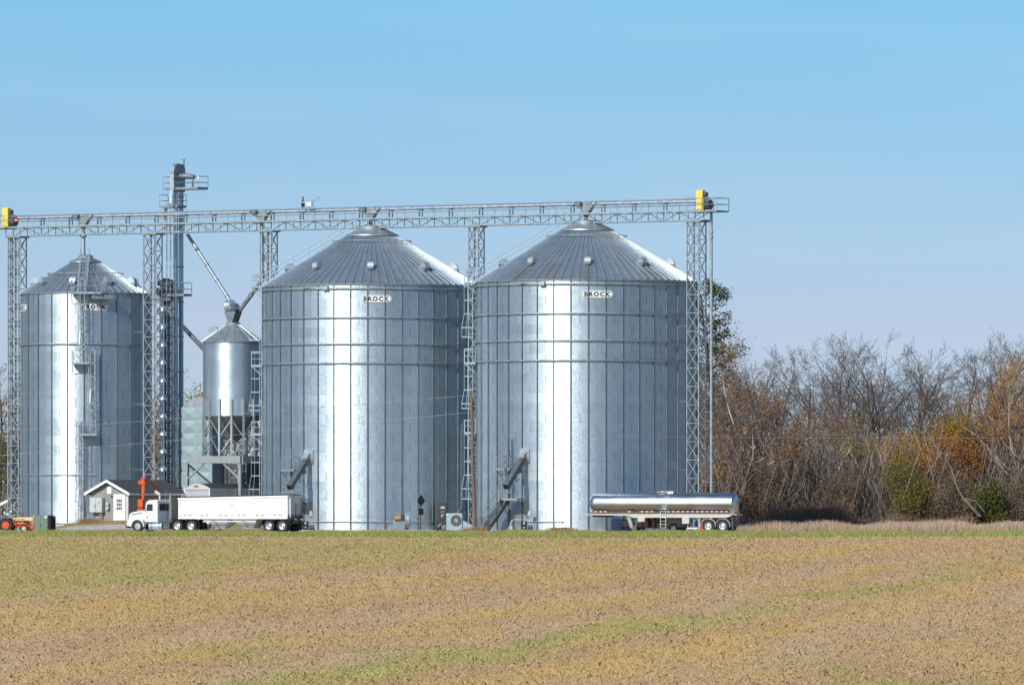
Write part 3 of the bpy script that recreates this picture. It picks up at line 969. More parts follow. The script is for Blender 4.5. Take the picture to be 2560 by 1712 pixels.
b = MB(); b.bar((.1, .7, 31.6), (.1, .7, 32.35), .06, 6); b.box((.0, .7, 32.33), (.35, .1, .07)); b.build('hoist_mast', M['steel_dark'], le)
b = deck(-1.55, .35, -.7, .7, 26.95 + 1.25); 
b.build('lower_platform', M['steel_dull'], le)
b = MB(); b.bar((-.75, -.1, 28.9), (-.9, -.1, 28.4), .17, 10); b.bar((-.85, -.1, 29.3), (-.75, -.1, 28.8), .25, 10); b.bar((-.8, -.1, 28.6), (-1.25, -.15, 28.0), .13, 10); b.bar((-1.25, -.15, 28.1), (-1.25, -.15, 25.9), .14, 10)
b.build('feed_pipe', M['steel'], le, True)
b = MB(); b.box((-1.3, -.5, 27.55), (.5, .45, .45), .02); b.build('inlet_box', M['red'], le)
b = deck(-.9, 1.0, -.6, .6, pxz(738, YL)); b.build('mid_platform', M['steel_dull'], le)
t = ladder_bm(-.82, .3, 1.0, 28.0); b = MB(); b.v = [(x, -y, z) for x, y, z in t.v]; b.f = t.f; b.build('access_ladder', M['steel'], le)
b = MB(); b.box((0, 0, .7), (1.5, .7, 1.6), .05); b.build('boot', M['steel_dull'], le)

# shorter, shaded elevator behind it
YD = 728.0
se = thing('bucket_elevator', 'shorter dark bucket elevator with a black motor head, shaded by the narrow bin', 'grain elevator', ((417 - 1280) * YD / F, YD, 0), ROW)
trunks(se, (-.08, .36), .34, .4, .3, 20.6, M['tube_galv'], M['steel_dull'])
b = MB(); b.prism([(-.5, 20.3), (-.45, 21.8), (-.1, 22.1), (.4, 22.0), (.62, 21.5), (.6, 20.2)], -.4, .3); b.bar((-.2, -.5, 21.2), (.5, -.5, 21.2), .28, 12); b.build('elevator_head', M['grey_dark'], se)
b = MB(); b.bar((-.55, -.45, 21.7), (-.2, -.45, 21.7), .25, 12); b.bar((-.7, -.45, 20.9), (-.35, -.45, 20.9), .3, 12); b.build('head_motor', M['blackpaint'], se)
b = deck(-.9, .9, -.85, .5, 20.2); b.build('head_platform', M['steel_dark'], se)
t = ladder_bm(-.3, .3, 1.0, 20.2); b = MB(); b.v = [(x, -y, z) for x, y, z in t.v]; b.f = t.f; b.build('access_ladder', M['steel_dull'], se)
# bright spiral ducts hanging in the mid tower
for i, (dx, lbl) in enumerate(((394, 'ribbed bright duct with cone caps standing inside the tower right of the narrow bin'),)):
    s = row_s(dx); p = row_point(s, .75)
    t = thing('ribbed_duct', lbl, 'duct', (p.x, p.y, 0), 0)
    b = MB(); b.bar((0, 0, .5), (0, 0, 19.5), .16, 12); b.build('pipe', M['steel_bright'], t, True)
    for z in np.arange(2, 19.5, 1.55):
        b = MB(); b.lathe([(.16, 0), (.36, .0), (.3, .25), (.16, .45)], 14, (0, 0, z)); b.build('cone_cap', M['steel_bright'], t, True)

# ------------------------------------------------------------------ hopper bin on legs, and its frame
YH = 716.5
XH = (583 - 1280) * YH / F
hb = thing('hopper_bin', 'small cone-bottomed tank raised on legs and a steel frame above the grey trailer', 'hopper bin', (XH, YH, 0), ROW)
HR = 2.62; HZ0, HZ1, HZP = pxz(1040, YH), pxz(852, YH), pxz(808, YH)
hw = galv_wall('corrugated hopper wall', 16, 0, .813, .5, .33, .0677, False)
b = MB(); b.lathe([(HR, HZ0), (HR, (HZ0 + HZ1) / 2), (HR, HZ1)], 64); b.build('wall', hw, hb, True)
b = MB(); n = 20
for j in range(n):
    a0, a1 = 2 * PI * j / n, 2 * PI * (j + 1) / n
    vs = []
    for r, z in ((HR + .12, HZ1 - .08), (.55, HZP - .1)):
        w = .05 / r
        for a, u in ((a0 - w, 0), (a0 - w * .5, .06), (a0 + w * .5, .06), (a0 + w, 0), (a1 - w, 0)): vs.append((r * sin(a), -r * cos(a), z + u))
    b.add(vs, [(k, k + 1, 6 + k, 5 + k) for k in range(4)])
b.lathe([(HR + .12, HZ1 - .15), (HR + .13, HZ1 - .06)], 40)
rf = b.build('roof', M['steel'], hb)
b = MB(); b.lathe([(.62, HZP - .15), (.62, HZP + .05), (.2, HZP + .1)], 24); b.build('roof_cap', M['steel_dull'], rf)
v = vent_bm(HR, 1.7, HZ1 + .75, .5, rad(-65), .42); v.build('roof_vent', M['dryer'], rf, True)
b = MB(); b.lathe([(HR - .02, HZ0), (.25, pxz(1108, YH)), (.25, pxz(1122, YH))], 40); b.build('hopper_cone', M['steel_dull'], hb, True)
ZF = pxz(1139, YH)
leg0 = None
for k in range(16):
    a = 2 * PI * k / 16 + rad(-1.5 + 33)
    if leg0 is None:
        b = MB(); b.box((0, -HR - .1, (ZF + pxz(998, YH)) / 2), (.17, .16, pxz(998, YH) - ZF)); leg0 = b.build('leg', M['steel'], hb); o = leg0
    else: o = link('leg', leg0.data, hb)
    o.rotation_euler = (0, 0, a)
b = MB()
for k in range(16):
    a0, a1 = (2 * PI * q / 16 + rad(31.5) for q in (k, k + 1))
    P = lambda a, z: ((HR + .02) * sin(a), -(HR + .02) * cos(a), z)
    za, zb = ZF + .1, HZ0 - .3; zm = (za + zb) / 2
    if k % 2 == 0:
        b.beam(P(a0, zb), P(a1, zm), .07, .07); b.beam(P(a0, zm), P(a1, za), .07, .07)
    else:
        b.beam(P(a1, zb), P(a0, zm), .07, .07); b.beam(P(a1, zm), P(a0, za), .07, .07)
b.build('leg_bracing', M['steel'], hb)
b = MB(); b.prism([(-.6, HZP + 1.0), (.6, HZP + 1.0), (.2, HZP + .05), (-.2, HZP + .05)], -.5, .5); b.build('inlet_funnel', M['steel_dark'], hb)
b = MB(); b.bar((-.55, -.15, HZP + 1.5), (.05, -.15, HZP + 1.5), .52, 18); b.build('flow_divider', M['steel_bright'], hb, True)
b = MB(); b.bar((.1, -.1, HZP + 1.2), (.55, -.2, HZP + 1.45), .33, 12); b.build('divider_gate', M['steel_dark'], hb, True)
# square steel frame carrying it
fr = thing('steel_frame', 'grey rectangular steel platform frame on posts under the hopper tank', 'steel frame', (XH, YH, 0), ROW)
fw, fd = 2.9, 3.0; zt, zb_ = pxz(1140, YH), pxz(1158, YH)
b = MB()
for y in (-fd, fd): b.box((0, y, (zt + zb_) / 2), (2 * fw, .25, zt - zb_))
for x in (-fw, fw): b.box((x, 0, (zt + zb_) / 2), (.25, 2 * fd - .3, zt - zb_ - .01))
b.box((0, 0, zt - .12), (.2, 2 * fd - .3, .2))
b.build('frame_beam', M['grey'], fr)
for (x, y) in ((-fw + .1, -fd + .05), (fw - .1, -fd + .05), (fw - .1, fd - .05), (-fw + .1, fd - .05)):
    b = MB(); b.box((x, y, zb_ / 2 + .1), (.26, .26, zb_ - .2)); b.build('post', M['grey'], fr)
b = MB()
for (x0, x1) in ((-fw + .1, -fw + 1.9), (fw - .1, fw - 1.9)):
    b.beam((x0, -fd + .05, zb_ - 1.4), (x1, -fd + .05, zb_), .14, .14); b.beam((x0, fd - .05, zb_ - 1.4), (x1, fd - .05, zb_), .14, .14)
b.beam((-fw + .1, -fd, zb_), (-1.0, fd, 1.6), .13, .13)
b.build('knee_brace', M['grey'], fr)

# spouts to the hopper bin
top = Vector((XH, YH, HZP + 1.5))
pipe('grain_spout', 'long thin slanting spout from the tall elevator down to the hopper tank', 'spout', [px(468, 585, 721), px(592, 779, YH - .2)], .15, M['steel'], 2.2)
q = row_point(row_s(655), 0)
pipe('grain_spout', 'grey spout dropping from the bridge beside a tower, then bending to the hopper tank', 'spout', [(q.x, q.y, ZD), (q.x, q.y, pxz(700, q.y)), px(598, 778, YH - .1)], .19, M['steel_dull'], 3)
pipe('grain_spout', 'dark slanting spout from the short elevator to the pale dryer', 'spout', [px(418, 775, 727.5), px(512, 875, 722)], .2, M['steel_dark'], 0)

# ------------------------------------------------------------------ pale dryer behind the frame
YDR = 723.0
pd = px(507, 1300, YDR)
dr = thing('grain_dryer', 'pale blue grain dryer of creased square panels, behind the steel frame', 'grain dryer', (pd.x, YDR, .5), rad(-24))
dw, dd, zt = 3.0, 2.4, pxz(1019, YDR) - .5
b = MB(); b.box((0, 0, zt / 2), (dw, dd, zt)); b.build('body', M['dryer'], dr)
b = MB()
rows = 9; rh = zt / rows
for i in range(rows):
    for k in range(2):
        x0 = -dw / 2 + k * dw / 2; x1 = x0 + dw / 2; z0 = i * rh + .02; z1 = (i + 1) * rh - .02; y = -dd / 2 - .004
        c = ((x0 + x1) / 2, y - .07, (z0 + z1) / 2)
        b.add([(x0 + .03, y, z0), (x1 - .03, y, z0), (x1 - .03, y, z1), (x0 + .03, y, z1), c], [(0, 1, 4), (1, 2, 4), (2, 3, 4), (3, 0, 4)])
b.build('creased_panel', M['dryer'], dr)
b = MB(); b.prism([(-dw / 2, zt), (dw / 2, zt), (dw * .3, zt + .9), (-dw * .1, zt + .9)], -dd / 2, dd / 2); b.build('dryer_roof', M['steel_dull'], dr)
plen = thing('dryer_fan_house', 'dark blue louvred dryer housing with a row of round ports, behind the grey trailer', 'dryer housing', (*px(582, 1300, 724.5).xy, .5), ROW)
b = MB(); b.box((0, 0, 3.0), (4.6, 2.4, 5.0), .03); b.build('housing', M['grey_dark'], plen)
b = MB()
for r_ in range(7):
    for x in np.arange(-2.1, 2.15, .42):
        if r_ in (2, 4): b.lathe([(.0, -1.23), (.085, -1.23), (.085, -1.2)], 8, (x, 0, .8 + r_ * .62), 'y')
b.build('port', M['blackpaint'], plen)
b = MB()
for z in np.arange(.9, 5.4, .62): b.box((0, -1.22, z), (4.6, .05, .06))
for x in np.arange(-2.3, 2.35, .92): b.box((x, -1.23, 3.0), (.06, .05, 4.9))
b.build('housing_rib', M['grey'], plen)
# ------------------------------------------------------------------ site office
ho = thing('site_office', 'small grey gabled office with a white door and dark shingle roof', 'small building', (*px(319, 1300, 704).xy, .72), ROW)
# local: x = 0 at the near corner, gable from -GW to 0 along x, long side along +y
GW, GL = 3.8, 7.7
wz, rz = 2.48, 3.38
b = MB()
b.prism([(-GW, 0), (0, 0), (0, wz), (-GW / 2, rz), (-GW, wz)], 0, .12)
b.prism([(-GW, 0), (0, 0), (0, wz), (-GW / 2, rz), (-GW, wz)], GL - .12, GL)
b.box((-.06, GL / 2, wz / 2), (.12, GL - .25, wz)); b.box((-GW + .06, GL / 2, wz / 2), (.12, GL - .25, wz))
b.build('wall', M['siding'], ho)
b = MB(); ov = .42; t = .14; s = (rz - wz) / (GW / 2)
for sg in (-1, 1):
    xa = -GW / 2 + sg * (GW / 2 + ov); za = wz - ov * s
    b.prism([(xa, za + .02), (-GW / 2, rz + .02), (-GW / 2, rz + .02 + t), (xa, za + .02 + t)], -ov, GL + ov)
rf = b.build('roof', M['shingle'], ho)
b = MB()
for sg in (-1, 1):
    xa = -GW / 2 + sg * (GW / 2 + ov + .02); za = wz - ov * s
    b.prism([(xa, za - .10), (-GW / 2, rz - .07), (-GW / 2, rz + .02 + t), (xa, za + .02 + t)], -ov - .05, -ov - .003)
    b.box((xa + sg * .03, GL / 2, za + .02), (.06, GL + 2 * ov, .15))
b.build('fascia', M['white'], rf)
b = MB(); b.box((.02, GL / 2, .0), (.0, .0, .0))
d = MB(); d.box((-.83, -.03, 1.12), (.98, .06, 2.1), .01); dr_ = d.build('door', M['white'], ho)
d = MB()
for i in range(3):
    for k in range(3): d.box((-.83 + (i - 1) * .2, -.066, 1.42 + (k - 1) * .33), (.14, .012, .25))
d.build('window', M['glass'], dr_)
d = MB(); d.bar((-1.22, -.06, 1.05), (-1.22, -.13, 1.05), .035, 8); d.build('handle', M['steel_dark'], dr_)
d = MB()
for x in (-1.39, -.27): d.box((x, -.025, 1.15), (.12, .05, 2.28))
d.box((-.83, -.025, 2.24), (1.0, .05, .12)); d.build('door_frame', M['white'], ho)
d = MB(); d.box((-.83, -.35, -.02), (1.3, .7, .14)); d.build('door_step', M['concrete'], ho)
d = MB(); d.box((-GW / 2, -.03, rz - .75), (.46, .05, .6), .01); d.build('gable_vent', M['white'], ho)
d = MB(); d.box((-1.62, -.06, 2.12), (.16, .14, .16), .02); d.build('wall_lamp', M['grey_dark'], ho)
d = MB(); d.box((-.05, -.02, wz / 2), (.12, .06, wz)); d.box((.02, .06, wz / 2), (.06, .12, wz)); d.bar((.03, -.25, wz - .1), (.1, -.1, wz - .35), .05, 6); d.bar((.1, -.08, wz - .35), (.1, -.08, .1), .045, 6); d.build('downpipe', M['white_dull'], ho)
# metal cabinets on the gable
cb = thing('meter_cabinet', 'large grey electrical cabinet on two posts against the office gable', 'electrical cabinet', (*px(243, 1300, 705.4).xy, .75), ROW)
d = MB(); d.box((0, 0, 1.35), (1.28, .45, 1.25), .015); c_ = d.build('cabinet_box', M['grey_light'], cb)
d = MB(); d.box((0, -.235, 1.35), (.015, .015, 1.2)); d.box((-.08, -.25, 1.25), (.05, .03, .2)); d.build('cabinet_handle', M['grey_dark'], c_)
d = MB(); d.box((.33, -.232, 1.55), (.14, .006, .09)); d.build('warning_label', M['redlens'], c_)
for x in (-.45, .3, .45):
    d = MB(); d.bar((x, 0, -.3), (x, 0, .75), .045, 6); d.build('post', M['steel'], cb)
mb_ = thing('electric_meter', 'small pale electric meter box between the big cabinet and the white door', 'electric meter', (*px(268, 1300, 704.9).xy, .75), ROW)
d = MB(); d.box((0, 0, 1.25), (.3, .16, .6), .02); d.build('meter_box', M['grey_light'], mb_)
d = MB(); d.lathe([(0, -.16), (.1, -.14), (.11, -.08)], 12, (0, 0, 1.32), 'y'); d.build('meter_dial', M['grey'], mb_)

# ------------------------------------------------------------------ wheels
def tyre_prof(R, w, rr):
    return [(rr, -w / 2), (R * .93, -w / 2), (R, -w * .36), (R, w * .36), (R * .93, w / 2), (rr, w / 2)]
def wheel(parent, x, y, R=.52, w=.29, side=-1, dual=False, deep=.10, rim=None, name='wheel', rrf=.56):
    rr = R * rrf
    t = MB(); t.lathe(tyre_prof(R, w, rr), 28, (x, y, R), 'y')
    if dual: t.lathe(tyre_prof(R, w, rr), 28, (x, y - side * (w + .04), R), 'y')
    o = t.build(name, M['black'], parent, True, 35)
    f = MB(); ye = side * w / 2
    f.lathe([(rr, ye * .98), (rr * .93, ye * .98), (rr * .86, ye - side * deep), (rr * .42, ye - side * deep * .7), (rr * .36, ye + side * .02), (.0, ye + side * .03)], 24, (x, y, R), 'y')
    f.build('rim', rim or M['alu_rim'], o, True, 35)
    h = MB()
    for k in range(8):
        a = 2 * PI * k / 8; c = (x + rr * .64 * cos(a), y + ye - side * deep * .8, R + rr * .64 * sin(a))
        h.lathe([(rr * .11, 0), (0, .001 * side)], 8, (c[0], c[1] + side * .012, c[2]), 'y')
    h.build('hand_hole', M['grey_dark'], o)
    return o
GZ = -.2
# ------------------------------------------------------------------ white tractor unit (local x runs from bumper to tail, near side is -y)
A28 = rad(-28)
tp = px(333, 1330, 694.2)
tk = thing('semi_truck', 'white conventional semi tractor with a green hood stripe, coupled to the white trailer', 'truck', (tp.x, tp.y, GZ), A28)
W = 1.05
hood = MB()
def loft(b, secs, cap=True):
    n = len(secs[0]); i0 = 0
    vs = [p for s_ in secs for p in s_]
    fs = [(i * n + k, i * n + (k + 1) % n, (i + 1) * n + (k + 1) % n, (i + 1) * n + k) for i in range(len(secs) - 1) for k in range(n)]
    if cap: fs += [tuple(range(n))[::-1], tuple(range((len(secs) - 1) * n, len(secs) * n))]
    return b.add(vs, fs)
def sec(x, w, z0, z1, sh=.12, dx=0.0):
    return [(x, -w, z0), (x + dx * .5, -w * .99, z1 - sh * 1.6), (x + dx, -w * .86, z1 - sh * .3), (x + dx, -w * .6, z1), (x + dx, w * .6, z1), (x + dx, w * .86, z1 - sh * .3), (x + dx * .5, w * .99, z1 - sh * 1.6), (x, w, z0)]
loft(hood, [sec(.02, .80, .62, 1.40, .16), sec(.10, .86, .62, 1.58, .16), sec(.35, .9, .95, 1.70, .14), sec(1.0, .93, 1.03, 1.79, .12), sec(1.72, .96, 1.03, 1.88, .12)])
hd = hood.build('hood', M['white'], tk, True, 30)
n = 14
for sgn in (-1, 1):
    fe = MB(); pts = []
    for k in range(n + 1):
        a = PI * (1.0 - k / n); pts.append((1.09 + .66 * cos(a), .46 + .66 * sin(a)))
    outer = [(p[0], p[1]) for p in pts]
    inner = [(1.09 + .59 * cos(PI * (1 - k / n)), .46 + .59 * sin(PI * (1 - k / n))) for k in range(n + 1)]
    y0, y1 = sgn * 1.2, sgn * .78
    vs = []
    for (o_, i_) in zip(outer, inner):
        vs += [(o_[0], y0, o_[1]), (i_[0], y0, i_[1]), (i_[0], y1, i_[1]), (o_[0], y1, o_[1])]
    fe.add(vs, [(4 * k + q, 4 * k + (q + 1) % 4, 4 * k + 4 + (q + 1) % 4, 4 * k + 4 + q) for k in range(n) for q in range(4)] + [(0, 1, 2, 3), (4 * n + 3, 4 * n + 2, 4 * n + 1, 4 * n)])
    fe.prism([(.43, .5), (.06, .55), (.04, .95), (.35, 1.05), (.62, 1.02)], sgn * .88, sgn * 1.17)
    fe.build('front_fender', M['white'], tk, True, 30)
b = MB(); b.box((.03, 0, .52), (.2, 2.35, .34), .05); b.build('bumper', M['grey_dark'], tk)
b = MB(); b.box((.0, 0, 1.0), (.05, 1.35, .62), .03); b.build('grille', M['chrome'], tk)
for y in (-.98, .98):
    b = MB(); b.box((.05, y, .78), (.1, .3, .2), .03); b.build('headlight', M['whitelens'], tk)
b = MB(); b.box((.1, -1.17, .86), (.14, .04, .14), .01); b.build('turn_signal', M['amber'], tk)
b = MB(); b.prism([(.38, 1.46), (1.42, 1.58), (1.42, 1.66), (.48, 1.55), (.38, 1.5)], -.955, -.94); b.build('hood_stripe', M['green_stripe'], hd)
b = MB(); b.prism([(1.02, 1.535), (1.42, 1.58), (1.42, 1.62), (1.02, 1.575)], -.962, -.95); b.build('hood_letter_plate', M['grey_dark'], hd)
cab = MB()
cs_ = [(1.72, .74), (1.72, 1.9), (1.88, 2.52), (2.08, 2.66), (2.9, 2.72), (2.98, 2.66), (2.98, .74)]
cab.prism(cs_, -W, W)
cb_ = cab.build('cab', M['white'], tk)
bv = cb_.modifiers.new('bevel', 'BEVEL'); bv.width = .05; bv.segments = 2
b = MB(); b.prism([(1.89, 1.78), (1.98, 2.36), (2.52, 2.36), (2.52, 1.78)], -W - .008, -W + .01); b.build('door_window', M['glass'], cb_)
b = MB(); b.prism([(1.89, 1.78), (1.98, 2.36), (2.52, 2.36), (2.52, 1.78)], W - .01, W + .008); b.build('door_window', M['glass'], cb_)
b = MB(); b.beam((1.735, 0, 1.98), (1.875, 0, 2.5), 1.85, .03, (1, 0, 0)); b.build('windscreen', M['glass'], cb_)
b = MB(); b.box((2.985, 0, 2.1), (.02, 1.45, .6), .0); b.build('rear_window', M['glass'], cb_)
b = MB(); b.prism([(1.86, .8), (1.86, 1.74), (1.88, 1.74), (1.88, .8)], -W - .006, -W + .002); b.prism([(2.6, .8), (2.6, 2.45), (2.615, 2.45), (2.615, .8)], -W - .006, -W + .002); b.build('door_seam', M['grey'], cb_)
b = MB(); b.box((2.53, -W - .03, 1.42), (.12, .04, .05), .01); b.build('handle', M['chrome'], cb_)
b = MB(); b.box((2.0, -W - .012, 1.25), (.12, .01, .28)); b.build('fuel_label', M['amber'], cb_)
b = MB()
for k in range(5): b.box((2.1, -.8 + .4 * k, 2.70), (.12, .12, .07), .02)
b.build('roof_lights', M['amber'], cb_)
b = MB(); b.box((1.78, -W - .22, 2.05), (.06, .2, .42), .02); b.poly([(1.8, -W, 2.2), (1.8, -W - .22, 2.2)], .02); b.poly([(1.8, -W, 1.7), (1.8, -W - .22, 1.88)], .02); b.build('mirror', M['blackpaint'], tk)
b = MB(); b.bar((3.15, .75, .9), (3.15, .75, 3.05), .085, 12); b.bar((3.15, .75, 1.2), (3.15, .75, 2.5), .12, 12); b.bar((3.15, .75, 3.05), (3.22, .75, 3.3), .085, 12); b.build('exhaust_stack', M['chrome'], tk, True)
b = MB()
for y in (-.43, .43): b.box((3.9, y, .72), (6.6, .09, .26))
b.box((3.9, 0, .65), (6.4, .7, .12)); b.build('chassis_rail', M['blackpaint'], tk)
b = MB(); b.bar((2.2, -.92, .52), (3.45, -.92, .52), .3, 18); tkk = b.build('fuel_tank', M['steel_bright'], tk, True)
b = MB()
for x in (2.45, 3.2): b.bar((x - .03, -.92, .52), (x + .03, -.92, .52), .31, 18)
b.build('tank_strap', M['grey_dark'], tkk)
b = MB(); b.box((3.85, -.85, .55), (.7, .5, .55), .04); b.build('battery_box', M['grey_dark'], tk)
b = MB(); b.box((2.6, -1.16, .22), (1.7, .12, .07)); b.box((2.45, -1.12, .86), (1.5, .2, .06)); b.build('running_board', M['chrome'], tk)
wheel(tk, 1.09, -1.0, .5, .28, -1, False, .03)
wheel(tk, 1.09, 1.0, .5, .28, 1, False, .03)
for x in (4.97, 6.30):
    wheel(tk, x, -1.05, .51, .27, -1, True, .15); wheel(tk, x, 1.05, .51, .27, 1, True, .15)
b = MB()
for x in (4.97, 6.30):
    for sgn in (-1, 1):
        vs = []
        for k in range(9):
            a = PI * (1.08 - 1.16 * k / 8); vs += [(x + .60 * cos(a), sgn * 1.2, .51 + .60 * sin(a)), (x + .60 * cos(a), sgn * .6, .51 + .60 * sin(a))]
        b.add(vs, [(2 * k, 2 * k + 1, 2 * k + 3, 2 * k + 2) for k in range(8)])
fo = b.build('rear_fender', M['blackpaint'], tk); so = fo.modifiers.new('solid', 'SOLIDIFY'); so.thickness = .02
b = MB(); b.lathe([(.5, 0), (.5, .08), (.1, .1)], 18, (5.6, 0, .95)); b.box((5.6, 0, .9), (1.2, .9, .12)); b.build('fifth_wheel', M['grey_dark'], tk)

# ------------------------------------------------------------------ hopper trailers
def hopper_trailer(name, label, loc, rotz, L, body, z0, zf, zr, tarp_roll=True, x0=0.0, near_detail=True, arch=0.0):
    t = thing(name, label, 'grain trailer', loc, rotz)
    HW_ = 1.25
    b = MB()
    loft(b, [[(x0, -HW_, z0), (x0, -HW_, zf), (x0, HW_, zf), (x0, HW_, z0)], [(x0 + L, -HW_, z0), (x0 + L, -HW_, zr), (x0 + L, HW_, zr), (x0 + L, HW_, z0)]])
    bd = b.build('body', body, t)
    b = MB()
    for y in (-HW_ - .02, HW_ + .02): b.beam((x0, y, zf - .02), (x0 + L, y, zr - .02), .09, .16)
    b.beam((x0 - .02, -HW_, zf), (x0 - .02, HW_, zf), .09, .14); b.beam((x0 + L + .02, -HW_, zr), (x0 + L + .02, HW_, zr), .09, .14)
    for y in (-HW_ - .012, HW_ + .012): b.beam((x0, y, z0 + .06), (x0 + L, y, z0 + .06), .05, .14)
    b.build('top_rail', body, bd)
    # two hopper bottoms
    c = x0 + L * .47
    for (xa, xb) in ((c - 2.75, c - .12), (c + .12, c + 2.6)):
        b = MB()
        m_ = (xa + xb) / 2
        loft(b, [[(xa, -HW_ + .03, z0 - .005), (xb, -HW_ + .03, z0 - .005), (xb, HW_ - .03, z0 - .005), (xa, HW_ - .03, z0 - .005)], [(m_ - .5, -.45, z0 - .72), (m_ + .5, -.45, z0 - .72), (m_ + .5, .45, z0 - .72), (m_ - .5, .45, z0 - .72)]])
        b.build('hopper', M['white_dull'], t)
        b = MB(); b.box((m_, 0, z0 - .77), (1.2, 1.05, .07)); b.bar((m_ - .1, -1.15, z0 - .35), (m_ - .1, -.4, z0 - .72), .03, 6); b.box((m_ - .1, -1.15, z0 - .3), (.25, .06, .3)); b.build('hopper_gate', M['chrome'], t)
    b = MB(); b.beam((c - 2.6, -HW_ + .1, z0 - .22), (c + 2.5, -HW_ + .1, z0 - .22), .05, .07); b.build('side_bar', M['white'], t)
    # landing gear
    xg = x0 + 2.75
    for y in (-.95, .95):
        b = MB(); b.prism([(xg - .3, z0), (xg + .3, z0), (xg + .12, z0 - .4), (xg - .12, z0 - .4)], y - .1, y + .1)
        b.build('landing_gear_bracket', M['white'], t)
    b = MB()
    for y in (-.95, .95): b.box((xg, y, (z0 - .4) / 2 + .12), (.13, .13, z0 - .5)); b.box((xg, y, .1), (.3, .3, .05))
    b.bar((xg, -.95, .62), (xg, .95, .62), .03, 6)
    b.build('landing_gear', M['grey_dark'], t)
    # tandem
    xa = x0 + L - 1.85
    for x in (xa, xa + 1.27):
        wheel(t, x, -1.03, .52, .28, -1, True, .16); wheel(t, x, 1.03, .52, .28, 1, True, .16)
    b = MB(); b.box((xa + .6, 0, .85), (2.6, 1.0, .2)); b.bar((xa, -1, .52), (xa, 1, .52), .08, 8); b.bar((xa + 1.27, -1, .52), (xa + 1.27, 1, .52), .08, 8); b.build('axle', M['grey_dark'], t)
    b = MB()
    for sgn in (-1, 1):
        pts = [(xa - .62, .62), (xa - .55, .98), (xa - .3, 1.09), (xa + 1.55, 1.09), (xa + 1.82, .98), (xa + 1.9, .62)]
        for p, q in zip(pts[:-1], pts[1:]): b.beam((p[0], sgn * 1.03, p[1]), (q[0], sgn * 1.03, q[1]), .5, .03)
    b.build('trailer_fender', M['blackpaint'], t)
    b = MB()
    for y in (-.95, .95): b.box((x0 + L - .05, y, .52), (.03, .68, .72))
    b.box((x0 + L - .06, 0, .72), (.06, 2.4, .12))
    b.build('mudflap', M['black'], t)
    # tail
    b = MB()
    for y in (-.95, -.35): b.beam((x0 + L + .12, y, z0 + .1), (x0 + L + .12, y, zr), .05, .05)
    z = z0 + .2
    while z < zr: b.bar((x0 + L + .12, -.95, z), (x0 + L + .12, -.35, z), .02, 5); z += .28
    b.build('rear_ladder', M['chrome'], t)
    b = MB(); b.box((x0 + L + .03, 0, z0 + .16), (.06, 2.45, .3)); b.build('tail_panel', M['grey_dark'], t)
    b = MB()
    for y in (-1.0, -.8, .8, 1.0): b.lathe([(0, .075), (.07, .07), (.08, .0)], 10, (x0 + L + .02, y, z0 + .16), 'x')
    b.build('tail_light', M['redlens'], t)
    if near_detail:
        b = MB(); k = 0
        for x in (.65, 1.15, 2.3, 2.8, 4.1, 4.6, 5.85, 6.3, 7.6, 8.1, 9.3, 9.8):
            if x < L: b.box((x0 + x, -HW_ - .042, z0 + .30), (.24, .012, .05))
        b.build('reflector', M['redlens'], bd)
        b = MB()
        for x, z in ((.18, z0 + 1.15), (5.2, z0 + 1.15), (.18, z0 + .28), (5.2, z0 + .3), (L - .2, z0 + 1.2), (L - .2, z0 + .6)): b.box((x0 + x, -HW_ - .02, z), (.13, .03, .06))
        b.build('marker_lamp', M['amber'], bd)
        b = MB()
        for x in (.35, 5.05, L - .6): b.box((x0 + x, -HW_ - .008, zf - .45), (.025, .012, .62))
        b.build('tarp_stop', M['grey'], bd)
    return t, bd
tt, tb = hopper_trailer('hopper_trailer', 'long white grain hopper trailer hitched to the white truck', (tp.x, tp.y, GZ), A28, 10.5, M['white_trailer'], 1.12, 2.80, 3.0, x0=5.12)
b = MB(); b.bar((5.15, -1.1, 2.9), (15.55, -1.1, 3.1), .07, 8)
for i in range(9):
    x = 5.25 + i * 1.28; z = 2.86 + .2 * (x - 5.12) / 10.5
    pts = [(x, 1.2 * cos(PI * k / 8) * -1, z + .10 * sin(PI * k / 8)) for k in range(9)]
    b.poly(pts, .03, 5)
b.build('tarp_bow', M['charcoal'], tt)
b = MB(); vs = []
for i in range(2):
    x = (5.13, 15.61)[i]; z = (2.82, 3.02)[i]
    for k in range(9): vs.append((x, -1.2 * cos(PI * k / 8), z + .08 * sin(PI * k / 8)))
b.add(vs, [(k, k + 1, 10 + k, 9 + k) for k in range(8)]); b.build('tarpaulin', M['charcoal'], tt)
# crank arm at the tail
b = MB(); b.poly([(15.70, 1.0, 2.9), (15.78, .9, 1.7), (15.78, .5, .9)], .03, 6); b.build('tarp_crank', M['grey_dark'], tt)
b = MB(); b.box((15.70, .55, 1.9), (.05, 1.0, .95)); b.build('rear_panel', M['grey_trailer'], tt)
b = MB(); b.bar((15.70, -.95, 1.2), (15.70, -.95, 2.9), .06, 8); b.build('rear_corner_post', M['white'], tt)

